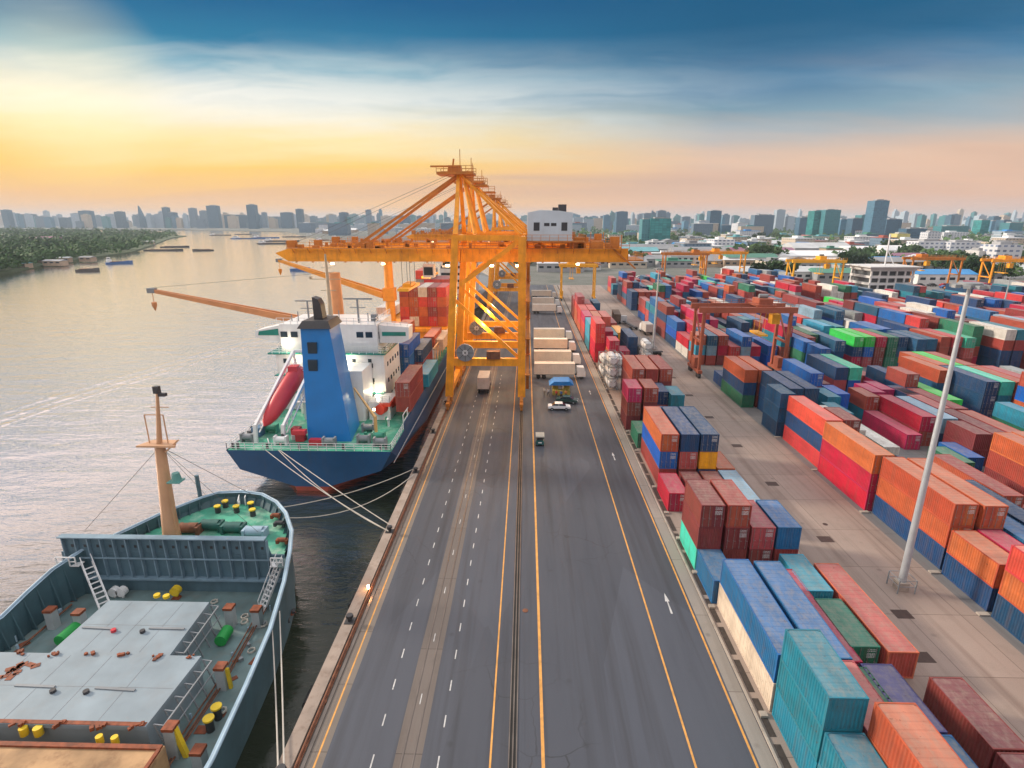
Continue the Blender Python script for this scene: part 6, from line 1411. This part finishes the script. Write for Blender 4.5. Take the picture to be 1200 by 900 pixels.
for k_ in ((662,303),(684,297),(712,301),(742,307),(680,309),(722,312),(650,296),(700,292),(738,296),(770,311)): spec.append((k_[0],k_[1],30,18,6,[3,0,2,7,5][k_[0]%5],k_[0]%4,1,f"long shed with {['grey','pale','red','white','green'][k_[0]%5]} roof, {ordw(k_[0]//3%48)} spot behind the crane tail"))
for i in range(95):
    px = 640+i*5.9+r_.uniform(-6,6); py = r_.uniform(288,318)
    if 935 < px < 1045 and py < 312: continue
    spec.append((px,py,r_.uniform(16,44),r_.uniform(12,24),r_.uniform(4,8),r_.choice([0,7,0,3,3,2,5,6,1,4]),r_.randrange(4),r_.choice([0,1,1,3]),f"{ordw(i % 50)} shed from the left{' in the right half' if i > 49 else ' in the left half'}, between the yard and the city"))
for a in spec:
    x, y = gnd(a[0], a[1]); sc_ = max(1, y/700); shed(x, max(y,345), a[2], a[3], a[4], roofs[a[5]], wallp[a[6]], a[8], 0, 'sheds and halls behind the yard', a[7])
for i in range(190):
    if i < 130: px = r_.uniform(640,1200)
    else: px = r_.uniform(360,600)
    py = r_.choice([r_.uniform(268,280), r_.uniform(275,300)]) if px > 640 else r_.uniform(265,276)
    x, y = gnd(px, py)
    if px < 620 and y < 1000: continue
    k = (x-(-16))/max(y,1)
    if px < 620:
        # keep off the river
        sh_ = [(-60,760),(-290,960),(-560,1450),(-860,2050),(-1500,2500),(-3200,2750)]
        lim = None
        for q in range(len(sh_)-1):
            if sh_[q][1] <= y <= sh_[q+1][1]: f_ = (y-sh_[q][1])/(sh_[q+1][1]-sh_[q][1]); lim = sh_[q][0]+(sh_[q+1][0]-sh_[q][0])*f_
        if lim is not None and x < lim+50: continue
    w_ = r_.uniform(14,34)*(1+y/1500); d = r_.uniform(12,22)*(1+y/2200); w_ *= .8; h = (r_.choice([6,8,10,13,16]) if y < 1300 else r_.choice([8,12,16,24,30])) if y > 500 else r_.choice([5,7,9,12]); ri = r_.choice([0,0,7,7,3,2,4,5,0,1]); wi = r_.randrange(4); kd = 3 if h > 9 else r_.choice([0,1,3])
    t = thing('city_building', f"{RN[ri]} roofed {WN[wi]} building, {ordw(n % 50)} of the {['first','second','third','fourth'][n//50]} fifty low city blocks", 'building', (x,max(y,350),0), r_.uniform(-.15,.15), 'low city buildings beyond the yard')
    b = MB(); b.box(-w_/2,-d/2,-1,w_/2,d/2,h); part('wall', b, F_[['cream','white','grey','pale'][wi]] if h > 9 else wallp[wi], t)
    b = MB()
    if kd == 0: b.prismY([(-w_/2-.5,h),(w_/2+.5,h),(0,h+w_*.1)], -d/2-.5, d/2+.5)
    elif kd == 1: b.prismX([(-d/2-.5,h),(d/2+.5,h),(0,h+d*.15)], -w_/2-.5, w_/2+.5)
    else: b.box(-w_/2-.3,-d/2-.3,h,w_/2+.3,d/2+.3,h+.6); b.box(-w_*.2,-d*.2,h+.6,w_*.1,d*.2,h+3)
    part('roof', b, roofs[ri], t); n += 1
# city trees as one green mass between the far roofs
b = MB(); r_ = random.Random(8); cnt = 0
while cnt < 1500:
    y = 480+2600*r_.random()**1.5; x = r_.uniform(-.2,1.05)*y
    if x < -16 and y < 1400: x = abs(x)
    if math.sin(x*.02+1)*math.sin(y*.017) < .1: continue
    cnt += 1; w_ = r_.uniform(5,9)*(1+y/2500); h_ = w_*.9
    for k in range(9):
        d = Vector((r_.gauss(0,1),r_.gauss(0,1),abs(r_.gauss(0,1)))).normalized(); p = Vector((x,y,2))+Vector((d.x*w_*.6,d.y*w_*.6,d.z*h_))
        u = Vector((r_.gauss(0,1),r_.gauss(0,1),r_.gauss(0,.5))).normalized(); v_ = u.orthogonal().normalized(); s_ = w_*r_.uniform(.2,.36)
        b.add([p-u*s_, p+v_*s_, p+u*s_, p-v_*s_], [(0,1,2,3)])
o = link('city_greenery', b.mesh('city_greenery', leafC)); tag(o, 'dark green tree belts between the far city roofs', 'woodland', None, 'stuff')
# vehicles parked in the lot beyond the rows
lot = []
cc = [carpaint('car_'+n_, c_) for n_, c_ in (('silver',(.45,.47,.50)),('pearl',(.70,.70,.70)),('black',(.02,.02,.025)),('red',(.35,.02,.02)),('blue',(.03,.08,.25)))]
CN = ['silver','pearl white','black','red','blue']
protos = []
for i, m in enumerate(cc):
    b = MB(); b.prismX([(-2.2,.35),(-2.25,.8),(-1.35,.95),(-.65,1.45),(.8,1.45),(1.5,1.0),(2.2,.9),(2.2,.35)], -.85, .85); b.cur = 1; b.prismX([(-1.2,.99),(-.66,1.36),(.78,1.36),(1.35,1.02)], -.86, .86)
    for sx in (-.82,.82):
        for yy in (-1.4,1.4): b.tube([(sx-.1,yy,.33),(sx+.1,yy,.33)], .33, 8)
    protos.append(b.mesh('small_car', [m, blackm]))
r_ = random.Random(14); q = 0
for row in range(5):
    for k in range(15):
        if r_.random() < .2: continue
        x = 66+k*9+r_.uniform(-2,2) if row < 3 else 205+k*7; y = 352+row*9 if row < 3 else 318+(row-3)*10
        i = r_.randrange(5); o = link('parked_car', protos[i], None, (x,y,0)); o.rotation_euler = (0,0,R(90+r_.uniform(-6,6))); o.scale = (1.1,1.1,1.2)
        tag(o, f"{CN[i]} car, {ordw(k)} from the left in the {ordw(row)} row of the far parking lot", 'car', 'cars in the parking lot beyond the yard')
# ================================================================== air
hb = MB(); hb.box(-9200,-260,ZW-3.5,9200,11900,150)
hm = bpy.data.materials.new('haze'); hm.use_nodes = True; nt = hm.node_tree; nt.nodes.clear(); ou = nt.nodes.new('ShaderNodeOutputMaterial'); pv = nt.nodes.new('ShaderNodeVolumePrincipled')
pv.inputs['Color'].default_value = (.72,.86,1.0,1); pv.inputs['Density'].default_value = .0001; pv.inputs['Anisotropy'].default_value = .1
nt.links.new(pv.outputs[0], ou.inputs['Volume'])
ho = link('haze', hb.mesh('haze', hm)); ho['kind'] = 'stuff'; ho['label'] = 'pale evening haze over river and city'
